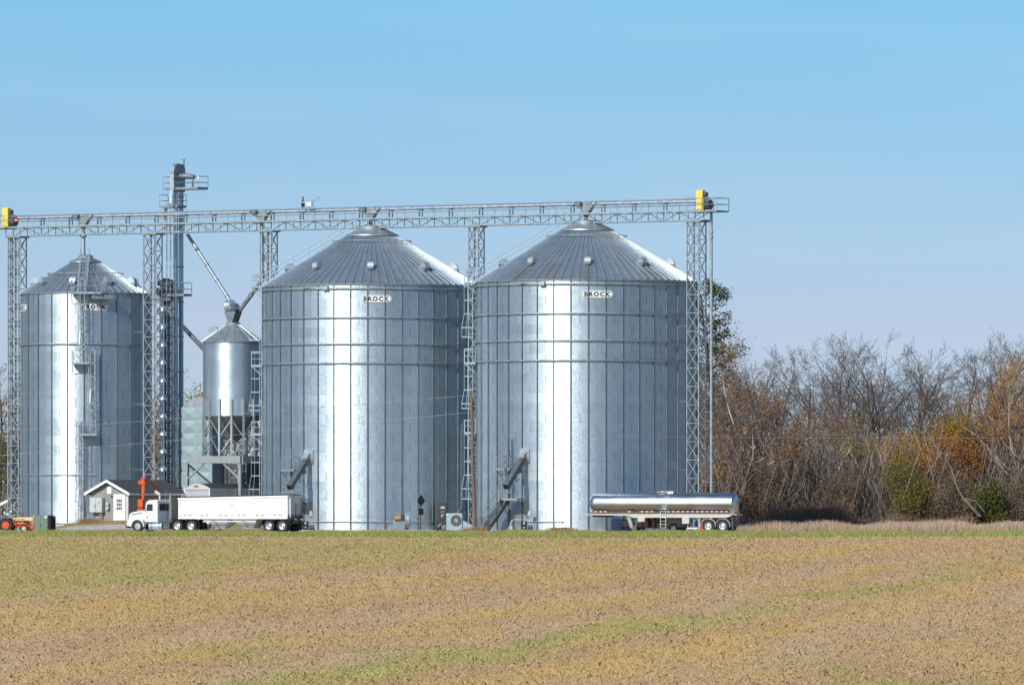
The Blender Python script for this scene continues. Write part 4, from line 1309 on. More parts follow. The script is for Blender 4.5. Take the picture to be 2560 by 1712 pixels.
# second trailer, front end and shaded side in view, tarped
g2 = px(523, 1300, 709)
t2, b2 = hopper_trailer('hopper_trailer', 'older grey hopper trailer with a black tarp, parked end-on under the steel frame', (g2.x - 1.25 * cos(ROW), g2.y - 1.25 * sin(ROW), .74), ROW + PI / 2, 9.5, M['grey_trailer'], 1.15, 2.75, 2.75, near_detail=False)
b = MB(); n = 10
prof2 = [(-1.33 + 2.66 * k / n, 2.80 + .42 * sin(PI * k / n)) for k in range(n + 1)]
b.prism(prof2, 0, .06, 'yz'); b.build('front_arch', M['cream'], t2)
vs = []
for x in (.07, 9.5):
    for (y, z) in prof2: vs.append((x, y, z + .01))
b = MB(); b.add(vs, [(k, k + 1, n + 2 + k, n + 1 + k) for k in range(n)]); b.build('tarpaulin', M['charcoal'], t2)
for y in (-1.31, 1.31):
    b = MB(); b.box((-.03, y, 1.95), (.08, .1, 1.7)); b.build('front_post', M['white'], t2)
b = MB()
for z in np.arange(1.3, 2.7, .16): b.box((-.012, 0, z), (.02, 2.4, .012))
b.build('front_rib', M['grey'], b2)
b = MB(); b.box((-.04, .1, 2.98), (.03, .4, .1)); b.build('maker_plate', M['orange_dark'], t2)
b = MB(); b.box((-.06, .15, 1.62), (.08, .95, .08)); b.box((-.06, -.75, 1.75), (.06, .3, .06)); b.build('front_rack', M['grey_dark'], t2)

# ------------------------------------------------------------------ tanker trailer
A20 = rad(-20)
kp = px(1477, 1300, 684.2)
ta = thing('tanker_trailer', 'shiny polished metal tanker trailer parked on its landing legs', 'tanker trailer', (kp.x, kp.y, -.2), A20)
TL = 12.35; TR = .92; TZ = 2.36
b = MB()
prof = [(0, -.30), (.35, -.28), (.65, -.18), (.82, -.02), (.89, .12), (TR, .3), (TR, TL - .12), (.9, TL - .04), (.84, TL + .02), (.6, TL + .09), (.3, TL + .13), (0, TL + .14)]
prof = [(r, h + .3) for r, h in prof]
b.lathe(prof, 64, (0, 0, TZ), 'x'); tnk = b.build('tank', M['alu'], ta, True, 60)
b = MB()
for x in (.65, 3.2, 6.1, 9.2, TL - .05): b.lathe([(TR + .002, x - .02), (TR + .012, x - .015), (TR + .012, x + .015), (TR + .002, x + .02)], 48, (0, 0, TZ), 'x')
b.build('tank_band', M['chrome'], tnk)
b = MB(); b.lathe([(TR + .03, .3), (TR + .06, .3), (TR + .06, 1.4), (TR + .03, 1.4)], 24, (0, 0, TZ), 'x', PI * 1.05, PI * 1.95); 
b = MB(); b.beam((.3, -.86, 1.62), (TL, -.86, 1.60), .1, .08); b.build('side_rail', M['grey_dark'], ta)
b = MB(); b2_ = MB()
xs = [(.55, 1.6), (3.5, 4.1), (4.6, 6.0), (6.9, 12.3)]
for (xa, xb) in xs:
    x = xa; k = 0
    while x < xb:
        (b if k % 2 == 0 else b2_).box((x, -.925, 1.72), (.2, .012, .09)); x += .21; k += 1
b.build('red_reflector', M['redlens'], ta); b2_.build('white_reflector', M['whitelens'], ta)
b = MB()
b.prism([(-.15, 1.52), (TL + .25, 1.50), (TL + .25, 1.36), (TL - .2, 1.22), (4.1, 1.22), (3.55, 1.38), (-.15, 1.45)], -.95, -.82)
b.prism([(-.15, 1.52), (TL + .25, 1.50), (TL + .25, 1.36), (TL - .2, 1.22), (4.1, 1.22), (3.55, 1.38), (-.15, 1.45)], .82, .95)
b.box((6.5, 0, 1.46), (13, 1.6, .08)); b.build('frame', M['cream'], ta)
b = MB(); b.box((1.1, 0, 1.34), (1.5, 1.2, .14)); b.build('king_plate', M['blackpaint'], ta)
b = MB(); b.prism([(3.4, 1.4), (3.7, 1.4), (4.0, .55), (3.8, .3), (3.7, .5)], -.85, -.75); b.build('front_leg_plate', M['grey'], ta)
b = MB()
for y in (-.8, .8): b.box((4.25, y, .62), (.15, .15, 1.24)); b.box((4.25, y, .03), (.35, .3, .06)); b.beam((4.3, y, .75), (4.9, y, 1.3), .08, .08)
b.build('landing_gear', M['grey_dark'], ta)
b = MB(); b.box((4.75, -.9, 1.05), (.62, .2, .36), .02); b.build('tool_box', M['cream'], ta)
b = MB(); b.box((8.65, -.9, 1.02), (.62, .35, .62), .02); b.build('valve_box', M['grey_light'], ta)
b = MB(); b.bar((8.7, -.7, .32), (9.6, -.7, .32), .11, 10); b.bar((9.25, -.7, .32), (9.25, -.7, 1.2), .07, 8); b.bar((9.0, -.8, .5), (9.5, -.8, 1.1), .04, 6); b.box((9.4, -.75, .2), (.3, .3, .3), .03)
for x in (8.75, 9.75): b.beam((x, -.8, .05), (x + .05, -.8, 1.25), .07, .07)
b.build('outlet_valve', M['steel'], ta)
b = MB(); b.prism([(9.85, .15), (10.15, .15), (10.32, .85), (10.1, .8)], -1.0, -.7); b.build('red_skirt', M['red'], ta)
b = MB()
for x in (6.45, 6.92): b.beam((x, -1.03, .36), (x, -1.03, 1.75), .035, .035); b.beam((x, -1.03, 1.75), (x + .2, -.75, 2.75), .035, .035); b.beam((x + .2, -.75, 2.75), (x + .25, -.35, 3.3), .035, .035)
for z in np.arange(.4, 1.8, .27): b.bar((6.45, -1.03, z), (6.92, -1.03, z), .02, 5)
for k in range(5):
    z = 1.95 + .25 * k; f = (z - 1.75) / 1.0; b.bar((6.45 + .2 * f, -1.03 + .28 * f, z), (6.92 + .2 * f, -1.03 + .28 * f, z), .02, 5)
b.build('ladder', M['steel_bright'], ta)
b = MB(); b.box((6.7, 0, 3.33), (1.5, .9, .05)); b.bar((6.35, 0, 3.25), (6.35, 0, 3.42), .3, 16); b.box((7.1, -.3, 3.33), (.5, .25, .2), .02); b.beam((6.9, -.4, 3.0), (7.15, -.4, 3.3), .05, .05); b.build('hatch', M['chrome'], ta)
for x in (10.62, 11.86):
    wheel(ta, x, -.95, .52, .28, -1, True, .14, None, 'wheel', .55); wheel(ta, x, .95, .52, .28, 1, True, .14, None, 'wheel', .55)
b = MB()
for sgn in (-1, 1):
    for x in (10.62, 11.86):
        vs = []
        for k in range(11):
            a = PI * (1.02 - 1.04 * k / 10); vs += [(x + .62 * cos(a), sgn * 1.1, .5 + .62 * sin(a)), (x + .62 * cos(a), sgn * .62, .5 + .62 * sin(a))]
        b.add(vs, [(2 * k, 2 * k + 1, 2 * k + 3, 2 * k + 2) for k in range(10)])
fo = b.build('rear_fender', M['cream'], ta); so = fo.modifiers.new('solid', 'SOLIDIFY'); so.thickness = .03
b = MB(); b.box((11.25, 0, .8), (2.4, 1.0, .2)); b.build('axle', M['blackpaint'], ta)
b = MB(); b.box((12.6, 0, 1.38), (.12, 1.9, .2), .02); b.box((12.66, -.7, .75), (.1, .4, 1.0)); b.box((12.62, 0, .8), (.06, 1.8, .5)); b.build('rear_bumper', M['grey_dark'], ta)
b = MB(); b.box((12.7, -.8, 1.5), (.18, .3, .1), .02); b.build('tail_light', M['whitelens'], ta)

# red pickup beyond it
cp = px(1565, 1300, 685.9)
pc = thing('parked_pickup', 'dark maroon pickup truck parked in the shade beyond the tanker', 'pickup truck', (cp.x, cp.y, -.2), A20)
b = MB(); b.prism([(0, .38), (0, .95), (.1, 1.05), (1.45, 1.15), (2.1, 1.78), (3.55, 1.8), (3.95, 1.2), (5.5, 1.15), (5.55, .45), (5.2, .36)], -.95, .95)
o = b.build('body', M['maroon'], pc); bv = o.modifiers.new('bevel', 'BEVEL'); bv.width = .06; bv.segments = 2
b = MB(); b.prism([(1.62, 1.18), (2.18, 1.7), (2.75, 1.71), (2.75, 1.2)], -.965, -.94); b.prism([(2.85, 1.2), (2.85, 1.71), (3.45, 1.71), (3.75, 1.22)], -.965, -.94); b.build('side_window', M['glass'], o)
b = MB(); b.box((.0, 0, .5), (.12, 1.8, .22), .03); b.box((5.55, 0, .55), (.12, 1.8, .2), .03); b.build('bumper', M['grey_dark'], pc)
b = MB(); b.box((.03, -.72, .86), (.1, .34, .2), .02); b.build('headlight', M['whitelens'], pc)
for x in (1.0, 4.5):
    for sgn in (-1, 1): wheel(pc, x, sgn * .86, .38, .24, sgn, False, .05, M['alu_rim'])
# ------------------------------------------------------------------ small equipment
# truck probe
op = px(357, 1300, 699.5)
t = thing('grain_probe', 'orange grain probe column with a slanting boom, rising behind the white cab', 'grain probe', (op.x, op.y, gz(op.x, op.y)), 0)
g0 = gz(op.x, op.y)
def zz(y, Y=699.5): return CZ + (1300 - y) * Y / F - g0
b = MB(); b.box((0, 0, zz(1235) / 2 + 0), (.19, .19, zz(1235)), .02); b.box((.03, 0, (zz(1235) + zz(1193)) / 2), (.26, .3, zz(1193) - zz(1235)), .03); b.build('column', M['orange'], t)
b = MB(); b.box((-.2, -.05, zz(1258)), (.42, .4, .72), .03); b.build('pump_box', M['orange'], t)
b = MB(); b.box((-.12, 0, zz(1206)), (.5, .42, .34), .04); b.bar((-.3, -.1, zz(1208)), (.2, -.1, zz(1208)), .13, 10); b.build('swing_head', M['orange'], t)
b = MB(); b.box((-.1, 0, zz(1276)), (.75, .6, .3), .03); b.box((-.1, 0, zz(1276) / 2 - .1), (.4, .4, zz(1276)), .0); b.build('pedestal', M['orange'], t)
b = MB(); b.beam((.22, 0, zz(1197)), (1.5, .3, zz(1226)), .2, .2); b.beam((.5, .05, zz(1206)), (1.3, .3, zz(1226)), .08, .08); b.build('boom', M['orange_dark'], t)
b = MB(); b.beam((1.02, .3, zz(1227)), (1.42, .3, zz(1236)), .2, .24); b.bar((1.42, .3, zz(1234)), (1.42, .3, zz(1254)), .075, 8); b.build('probe_tip', M['white_dull'], t)
b = MB(); b.poly([(-.15, -.1, zz(1213)), (-.25, -.12, zz(1228)), (-.1, -.12, zz(1245))], .025, 6); b.poly([(.2, 0, zz(1200)), (.45, 0, zz(1225)), (.55, 0, zz(1240))], .02, 6); b.build('hose', M['blackpaint'], t)

def fan_round(label, x, Y, yaw):
    p = px(x, 1300, Y)
    t = thing('aeration_fan', label, 'aeration fan', (p.x, Y, -.05), yaw, 'aeration fans at the foot of the bins')
    return t
# fan seen from the side, with an ochre motor
t = fan_round('blue grey fan with an ochre motor on its side, left of the diamond sign', 998, 696.6, rad(8))
b = MB(); b.box((.0, 0, .45), (.85, .9, .9), .02); b.prism([(-.85, .05), (-.42, .05), (-.42, .6), (-.85, .3)], -.3, .35); b.build('fan_base', M['fan'], t)
b = MB(); b.lathe([(.45, .42), (.74, .5), (.78, .75), (.72, .82), (.3, .84)], 28, (0, 0, .82), 'x'); b.lathe([(.78, .42), (.79, .5)], 28, (0, 0, .82), 'x'); b.build('scroll', M['fan'], t, True, 40)
b = MB(); b.box((.80, 0, .85), (.05, 1.25, 1.45)); b.box((-.1, -.2, 1.45), (.9, .1, .05)); b.build('guard_plate', M['fan'], t)
b = MB(); b.bar((-.48, -.5, 1.02), (.05, -.5, 1.05), .19, 14); b.box((-.2, -.5, 1.2), (.22, .2, .14), .02); b.build('motor', M['motor'], t, True, 40)
b = MB(); b.box((.18, -.5, 1.15), (.18, .25, .5), .02); b.bar((.2, -.5, 1.4), (.25, -.5, 1.55), .07, 8); b.build('motor_mount', M['grey_dark'], t)
# fan seen face-on
t = fan_round('square fan box with a round dark inlet and spoked guard, left of the wooden pole', 1138, 699.0, rad(-12))
b = MB(); b.box((0, 0, .72), (1.38, .75, 1.46), .02); b.prism([(.69, .1), (1.65, .1), (1.65, .35), (.69, .85)], -.25, .3); b.box((-.45, -.38, .72), (.05, .02, 1.4)); b.box((.2, -.38, .28), (.9, .02, .03)); b.build('housing', M['fan'], t)
b = MB(); b.lathe([(.0, -.39), (.44, -.39), (.44, -.41), (.48, -.41), (.48, -.37)], 32, (.17, 0, .83), 'y'); b.build('inlet', M['blackpaint'], t)
b = MB()
for k in range(8):
    a = 2 * PI * k / 8 + .2; b.bar((.17, -.42, .83), (.17 + .46 * cos(a), -.42, .83 + .46 * sin(a)), .014, 4)
for r in (.15, .3, .44):
    pts = [(.17 + r * cos(2 * PI * k / 20), -.42, .83 + r * sin(2 * PI * k / 20)) for k in range(21)]
    b.poly(pts, .011, 4)
b.build('guard', M['chrome'], t)
b = MB(); b.lathe([(0, -.41), (.17, -.41), (.17, -.385)], 16, (.17, 0, .83), 'y'); b.build('fan_hub', M['steel_dull'], t)
b = MB(); b.box((.0, -.39, 1.36), (.18, .01, .1)); b.box((-.58, -.39, 1.3), (.16, .01, .14)); b.build('sticker', M['whitelens'], t)
b = MB()
for x in (.1, .22): b.poly([(x, .1, 1.45), (x + .2, .2, 1.75), (x + .3, .3, 2.0), (x + .3, .45, 9.0)], .022, 5)
b.build('conduit', M['steel_dull'], t)
# control panel
p = px(1102, 1300, 699.6)
t = thing('control_panel', 'tall dark control cabinet with white notices, left of the square fan box', 'control panel', (p.x, p.y, -.1), rad(20))
b = MB(); b.box((.05, 0, 1.62), (.82, .35, 1.52), .015); b.build('cabinet_box', M['grey_dark'], t)
b = MB(); b.box((-.32, .02, 1.2), (.22, .3, 2.4)); b.box((.05, .02, .45), (.75, .3, .75)); b.build('panel_stand', M['grey_dark'], t)
b = MB(); b.box((.1, -.182, 1.98), (.36, .008, .18)); b.box((.1, -.182, 1.62), (.28, .008, .05)); b.box((.1, -.182, 1.36), (.3, .008, .08)); b.box((.03, -.182, 1.24), (.1, .008, .2)); b.build('notice', M['whitelens'], t)
b = MB(); b.poly([(-.3, -.2, .3), (-.1, -.3, .62), (.05, -.3, .2), (.25, -.3, .5), (.35, -.2, .2)], .06, 6); b.box((.2, -.3, .25), (.4, .3, .3), .04); b.build('cable_bundle', M['steel_dull'], t)

def auger_drive(label, x, Y):
    p = px(x, 1300, Y)
    t = thing('auger_drive', label, 'auger motor', (p.x, Y, -.1), 0, 'unload auger drives at the foot of the bins')
    b = MB(); b.lathe([(0, -.3), (.26, -.3), (.27, -.1), (.27, .2)], 18, (0, 0, .46), 'y'); b.box((0, -.1, .46), (.5, .3, .72), .12); b.build('belt_cover', M['blackpaint'], t)
    b = MB(); b.box((0, -.31, .66), (.14, .012, .16)); b.box((0, -.31, .3), (.16, .012, .08)); b.build('warning_label', M['whitelens'], t)
    b = MB(); b.bar((.3, 0, .3), (.75, 0, .3), .2, 12); b.box((.5, 0, .1), (.6, .4, .1)); b.build('motor', M['grey_dark'], t)
    b = MB(); b.poly([(.45, .1, .2), (.5, .1, 1.5)], .03, 6); b.box((.45, .05, 1.45), (.24, .18, .42), .02); b.poly([(-.2, .0, .95), (-.9, .05, .95), (-1.1, .05, .75), (-1.1, .05, .2)], .035, 6); b.box((-1.1, 0, .15), (.3, .3, .5), .02); b.build('switch_box', M['grey_light'], t)
    return t
auger_drive('black auger drive with white stickers behind the tail of the white trailer', 764, 696.2)
auger_drive('black auger drive with white stickers right of the open stair', 1310, 687.0)

# road sign seen from behind
p = px(1051.5, 1300, 684)
t = thing('road_sign', 'back of a diamond road sign with a small plate below, on a thin post', 'road sign', (p.x, p.y, -.2), rad(52))
b = MB(); b.bar((0, 0, -.3), (0, 0, 2.9), .045, 6); b.build('post', M['sign_back'], t)
b = MB(); b.prism([(0, 2.12), (.54, 2.62), (0, 3.14), (-.54, 2.62)], -.06, -.04); b.build('diamond_plate', M['sign_back'], t)
b = MB(); b.box((0, -.05, 1.72), (.62, .02, .52)); b.build('lower_plate', M['sign_back'], t)

# utility pole and wires
PY = 684.0
pb, ptop = px(1186.5, 1340, PY), px(1178, 978, PY)
t = thing('utility_pole', 'weathered brown wooden pole leaning slightly, between the two wide bins', 'utility pole', pb)
b = MB(); d = ptop - pb; n = 8
rr = [(.175 - .05 * i / n) for i in range(n + 1)]
for i in range(n):
    off = lambda k: Vector((.03 * sin(k * 1.3), 0, 0))
    b.bar(d * (i / n) + off(i), d * ((i + 1) / n) + off(i + 1), rr[i], 12, rr[i + 1])
b.build('pole_shaft', M['wood_pole'], t, True)
b = MB()
for z, s in ((10.6, -1), (9.2, -1), (7.6, 1)):
    c = d * (z / 11.9); b.bar(c, c + Vector((s * .22, -.05, 0)), .035, 6); b.bar(c + Vector((s * .22, -.05, -.06)), c + Vector((s * .22, -.05, .1)), .05, 8)
for k in range(24): b.bar(d * (.08 + .034 * k) + Vector((.13, -.02, 0)), d * (.08 + .034 * k) + Vector((.22, -.04, .0)), .014, 4)
b.build('insulator', M['grey_dark'], t)
def wire(label, p, q, sag, r=.012):
    o = thing('overhead_wire', label, 'overhead wire', p, 0)
    b = MB(); n = 24; v = q - p
    pts = [v * (i / n) - Vector((0, 0, sag * 4 * (i / n) * (1 - i / n))) for i in range(n + 1)]
    b.poly(pts, r, 5); b.build('strand', M['wire'], o)
wire('upper pale wire running from the wooden pole to the left edge', px(1176, 988, PY), px(-320, 1100, PY + 10), .1)
wire('lower pale wire running from the wooden pole to the left edge', px(1178, 1030, PY), px(-320, 1165, PY + 10), .12)
wire('thin wire running from the wooden pole to the right edge across the trees', px(1186, 1085, PY), px(2900, 1091, PY), .22, .007)

# green cabinet
p = px(118.5, 1300, 689.5)
t = thing('transformer_cabinet', 'dull green two-door utility cabinet beside the old tractor', 'utility cabinet', (p.x, p.y, -.2), ROW)
b = MB(); b.box((-.78, .45, .72), (1.56, .9, 1.44), .02); b.build('cabinet_box', M['green'], t)
b = MB(); b.box((-.74, -.003, .72), (.02, .012, 1.36)); b.box((-.66, -.02, .62), (.05, .05, .16)); b.build('door_handle', M['grey_dark'], t)
b = MB(); b.box((-.16, -.004, 1.28), (.3, .012, .2)); b.build('notice', M['whitelens'], t)
b = MB()
for k in range(4): b.box((-1.46 + .05 * (k % 2) , -.004, 1.05 + .1 * k), (.12, .012, .05))
b.build('stencil', M['whitelens'], t)
b = MB()
for k in range(9): b.box((.12, .1 + .09 * k, .72), (.24, .03, 1.2))
b.box((.12, .45, 1.3), (.3, .85, .06)); b.build('cooling_fin', M['blackpaint'], t)  # green cabinet's fins coloured black, putting the shade of this side into them

# old tractor at the left edge
p = px(18, 1300, 686.5)
t = thing('farm_tractor', 'old red tractor with a faded yellow hood, cut off by the left edge', 'tractor', (p.x, p.y, -.2), rad(-6))
for y in (-.75, .75): wheel(t, 0, y, .60, .36, 1 if y > 0 else -1, False, .02, M['orange'], 'rear_wheel', .5)
for (x, y) in ((1.5, -.6), (1.75, .6)): wheel(t, .0 + x, y, .32, .16, 1 if y > 0 else -1, False, .03, M['cream'], 'front_wheel', .6)
b = MB(); loft(b, [[(.45, -.3, .98), (.5, -.24, 1.2), (.5, .24, 1.2), (.45, .3, .98)], [(2.15, -.3, .98), (2.15, -.26, 1.26), (2.15, .26, 1.26), (2.15, .3, .98)], [(2.25, -.28, .55), (2.25, -.22, 1.2), (2.25, .22, 1.2), (2.25, .28, .55)]]); b.build('hood', M['yellow_faded'], t)
b = MB(); b.box((1.0, -.305, 1.07), (1.0, .02, .05)); b.build('hood_stripe', M['orange_dark'], t)
b = MB(); b.box((1.15, 0, .6), (1.5, .36, .34), .04); b.bar((.7, -.2, .72), (1.7, -.2, .72), .11, 8); b.box((.5, 0, .75), (.7, .6, .45), .05); b.box((2.1, 0, .42), (.3, .5, .3), .03); b.build('engine', M['orange'], t)
b = MB(); b.box((1.65, -.22, .84), (.5, .16, .26), .02); b.box((1.0, -.2, .9), (.4, .1, .1)); b.build('manifold', M['blackpaint'], t)
b = MB(); 
for y in (-.78, .78):
    vs = []
    for k in range(8):
        a = PI * (1.1 - 1.0 * k / 7); vs += [(.74 * cos(a), y - .2, .66 + .74 * sin(a)), (.74 * cos(a), y + .2, .66 + .74 * sin(a))]
    b.add(vs, [(2 * k, 2 * k + 1, 2 * k + 3, 2 * k + 2) for k in range(7)])
fo = b.build('fender', M['grey'], t); so = fo.modifiers.new('solid', 'SOLIDIFY'); so.thickness = .03
b = MB(); b.box((-.15, 0, 1.35), (.45, .5, .12), .04); b.box((-.4, 0, 1.6), (.1, .5, .45), .04); b.build('seat', M['charcoal'], t)
b = MB(); b.lathe([(.17, 0), (.2, .02), (.17, .03)], 16, (.38, 0, 1.55)); b.bar((.55, 0, 1.15), (.38, 0, 1.55), .02, 6); b.build('steering_wheel', M['blackpaint'], t)
b = MB(); b.bar((1.3, .1, 1.2), (1.3, .1, 1.55), .04, 8); b.build('exhaust_pipe', M['blackpaint'], t)

p = px(28, 1300, 731)
t = thing('portable_auger', 'white auger tube with a round head, slanting in from the left edge', 'auger', (p.x, p.y, 0))
b = MB(); b.bar((-2.2, 0, pxz(1278, 731)), (-.1, 0, pxz(1250, 731)), .16, 12); b.build('tube', M['white'], t, True)
b = MB(); b.lathe([(0, -.2), (.14, -.16), (.2, 0), (.14, .14), (0, .2)], 14, (.02, 0, pxz(1250, 731))); b.bar((0, 0, pxz(1256, 731)), (-.05, 0, pxz(1262, 731)), .1, 10); b.build('auger_head', M['white_dull'], t, True)
b = MB(); b.beam((-1.2, .1, pxz(1263, 731)), (-.7, .3, -.2), .07, .07); b.beam((-1.2, -.1, pxz(1263, 731)), (-1.8, -.3, -.2), .07, .07); b.build('undercarriage', M['grey_dark'], t)
p = px(16, 1300, 690.5)
t = thing('gas_regulator', 'cluster of small white gas regulators behind the yellow tractor hood', 'gas regulator', (p.x, p.y, -.2))
b = MB(); b.poly([(-.4, 0, 0), (-.4, 0, 1.6), (.45, 0, 1.6), (.45, 0, 0)], .04, 6); b.poly([(.1, 0, 1.6), (.1, 0, 1.2), (.6, 0, 1.2)], .035, 6); b.build('pipework', M['steel_dull'], t)
for (x, z) in ((-.15, 1.62), (.12, 1.48), (.38, 1.72), (-.3, 1.4)):
    b = MB(); b.lathe([(0, -.07), (.13, -.04), (.13, .03), (.05, .08), (0, .1)], 12, (x, -.05, z)); b.build('regulator', M['white'], t, True)
# antenna on the white cab
b = MB(); b.bar((2.95, .3, 2.7), (3.0, .3, 3.55), .02, 5); b.build('antenna', M['steel_dull'], tk)
# ------------------------------------------------------------------ ground
def field_colour(m, pos):
    """stubble bands along the crop rows, by place on the ground"""
    s = m.n.new('ShaderNodeSeparateXYZ'); m.l.new(pos, s.inputs[0])
    w = m.math('SUBTRACT', m.math('MULTIPLY', s.outputs[0], 1.742), m.math('MULTIPLY', s.outputs[1], .168))
    wob = m.noise(m.mapping(pos, (.05, .012, 1)), 1.0, 3)
    wob2 = m.noise(m.mapping(pos, (.5, .05, 1), (0, 0, rad(-5.5))), 1.0, 4, .6)
    # wobble grows with distance so that band edges stay ragged everywhere
    k = m.math('MULTIPLY', s.outputs[1], .022)
    w2 = m.math('ADD', w, m.math('MULTIPLY', m.math('SUBTRACT', wob, .5), m.math('MULTIPLY', k, 3.0)))
    w2 = m.math('ADD', w2, m.math('MULTIPLY', m.math('SUBTRACT', wob2, .5), m.math('MULTIPLY', k, 2.4)))
    f = m.math('DIVIDE', m.math('ADD', w2, 120), 120)
    OL = (.31, .265, .085); OL2 = (.255, .25, .068); OR = (.42, .275, .092); BR = (.35, .23, .118); GY = (.385, .265, .165); TAN = (.41, .275, .115)
    def u(x): return (x + 120) / 120
    col = m.ramp(f, [(u(-118), OL), (u(-96), TAN), (u(-80), OL), (u(-66), OL2), (u(-59), OR), (u(-52), BR), (u(-45), GY), (u(-39), OR), (u(-34), TAN), (u(-30), BR), (u(-26.5), GY), (u(-23.8), OR), (u(-22.3), BR), (u(-20.2), GY), (u(-19.0), OL2), (u(-17.4), OL), (u(-16.3), BR), (u(-14.6), OR), (u(-12.5), GY), (u(-9), BR)])
    ol = m.math('SUBTRACT', m.math('SUBTRACT', m.math('MULTIPLY', m.math('SUBTRACT', s.outputs[1], 151), .0495), 9.35), s.outputs[0])
    ol = m.math('ADD', m.math('DIVIDE', ol, k), m.math('MULTIPLY', m.math('SUBTRACT', wob2, .5), 2.5))
    ol = m.math('MINIMUM', m.math('MAXIMUM', m.math('MULTIPLY', ol, 1.2), 0), 1)
    col = m.mix(m.math('MULTIPLY', ol, .85), col, m.mix(wob2, OL, OL2))
    edge = m.math('MINIMUM', m.math('MAXIMUM', m.math('DIVIDE', m.math('SUBTRACT', m.math('ADD', s.outputs[1], m.math('MULTIPLY', m.math('SUBTRACT', wob, .5), 260)), 440), 60), 0), 1)
    col = m.mix(m.math('MULTIPLY', edge, .6), col, (.40, .28, .14))
    st = m.noise(m.mapping(pos, (.9, .03, 1), (0, 0, rad(-5.5))), 1.0, 4, .6)
    st2 = m.noise(m.mapping(pos, (.22, .018, 1), (0, 0, rad(-4.5))), 1.0, 4, .6)
    col = m.mix(m.math('MINIMUM', m.math('MAXIMUM', m.math('MULTIPLY', m.math('SUBTRACT', st, .50), 4.5), 0), .55), col, OR)
    col = m.mix(m.math('MINIMUM', m.math('MAXIMUM', m.math('MULTIPLY', m.math('SUBTRACT', st2, .5), 5), 0), .4), col, GY)
    fine = m.noise(m.mapping(pos, (1, .12, 1), (0, 0, rad(-5.5))), .9, 5, .65)
    col = m.mix(m.math('MULTIPLY', m.math('MAXIMUM', m.math('SUBTRACT', fine, .42), 0), 1.6), col, (.32, .205, .125))
    g = m.noise(m.mapping(pos, (.30, .035, 1), (0, 0, rad(-5.5))), 1.0, 5, .65)
    gm = m.math('MINIMUM', m.math('MAXIMUM', m.math('MULTIPLY', m.math('SUBTRACT', g, .565), 8), 0), 1)
    near = m.math('MINIMUM', m.math('MAXIMUM', m.math('DIVIDE', m.math('SUBTRACT', 235, s.outputs[1]), 90), .0), 1)
    col = m.mix(m.math('MULTIPLY', m.math('MULTIPLY', gm, near), .45), col, (.17, .25, .045))
    return col

m = N('stubble field soil')
pos = m.pos()
fc = field_colour(m, pos)
s = m.n.new('ShaderNodeSeparateXYZ'); m.l.new(pos, s.inputs[0])
gr = m.noise(pos, 6.0, 5, .7)
fc = m.mix(m.math('MULTIPLY', gr, .2), fc, (.30, .20, .105))
# yard and beyond: dry soil
yard = m.ramp(m.noise(pos, .35, 4), [(.3, (.30, .20, .10)), (.7, (.36, .27, .15))])
verge = m.math('GREATER_THAN', s.outputs[1], 553)
fc = m.mix(verge, fc, (.17, .18, .05))
inyard = m.math('GREATER_THAN', s.outputs[1], 662)
m.set(m.b.inputs['Base Color'], m.mix(inyard, fc, yard))
m.b.inputs['Roughness'].default_value = .95
m.b.inputs['Specular IOR Level'].default_value = .1
m.bump(gr, .25, .05)
soil = m.m
xs = np.concatenate([[-3000, -1200, -500, -200], np.arange(-100, 100.1, 2.0), [200, 500, 1200, 3000]])
ys = np.concatenate([[-60, 0, 40], np.arange(70, 640, 10), np.arange(640, 760, 1.5), [800, 900, 1200, 2000, 4500]])
X, Y = np.meshgrid(xs, ys)
Z = ground_z(X, Y)
nx, ny = len(xs), len(ys)
idx = np.arange(nx * ny).reshape(ny, nx)
faces = np.stack([idx[:-1, :-1], idx[:-1, 1:], idx[1:, 1:], idx[1:, :-1]], -1).reshape(-1, 4)
g = np_mesh('ground', np.stack([X, Y, Z], -1).reshape(-1, 3), faces, soil); tag(g, 'stubble field rising gently to the farm yard', kind='structure')
g.data.polygons.foreach_set('use_smooth', [True] * len(g.data.polygons))

def drape(name, x0, x1, y0, y1, step, mat, dz, edge=None):
    xs = np.arange(x0, x1 + .01, step); ys = np.arange(y0, y1 + .01, step)
    X, Y = np.meshgrid(xs, ys)
    if edge is not None: X, Y = edge(X, Y)
    Z = ground_z(X, Y) + dz
    nx, ny = len(xs), len(ys); idx = np.arange(nx * ny).reshape(ny, nx)
    f = np.stack([idx[:-1, :-1], idx[:-1, 1:], idx[1:, 1:], idx[1:, :-1]], -1).reshape(-1, 4)
    o = np_mesh(name, np.stack([X, Y, Z], -1).reshape(-1, 3), f, mat)
    o.data.polygons.foreach_set('use_smooth', [True] * len(o.data.polygons))
    tag(o, kind='structure')
    return o
m = N('pale gravel'); pos = m.pos()
v = m.noise(pos, 1.2, 6, .7)
m.set(m.b.inputs['Base Color'], m.ramp(v, [(.3, (.36, .335, .30)), (.7, (.52, .49, .44))])); m.b.inputs['Roughness'].default_value = .95; m.bump(m.noise(pos, 12, 3), .5, .03)
drape('gravel_yard', -75, -21, 683, 695.0, .8, m.m, .02)
drape('gravel_path', -43, -28.5, 698.6, 700.6, .25, m.m, .02, lambda X, Y: (X, Y + (X + 36) * .12))
m2 = N('pale road surface'); pos = m2.pos(); v = m2.noise(pos, .8, 5, .6)
m2.set(m2.b.inputs['Base Color'], m2.ramp(v, [(.3, (.42, .40, .37)), (.7, (.56, .54, .50))])); m2.b.inputs['Roughness'].default_value = .9
drape('road', 14, 140, 678, 684.5, 1.625, m2.m, .03)

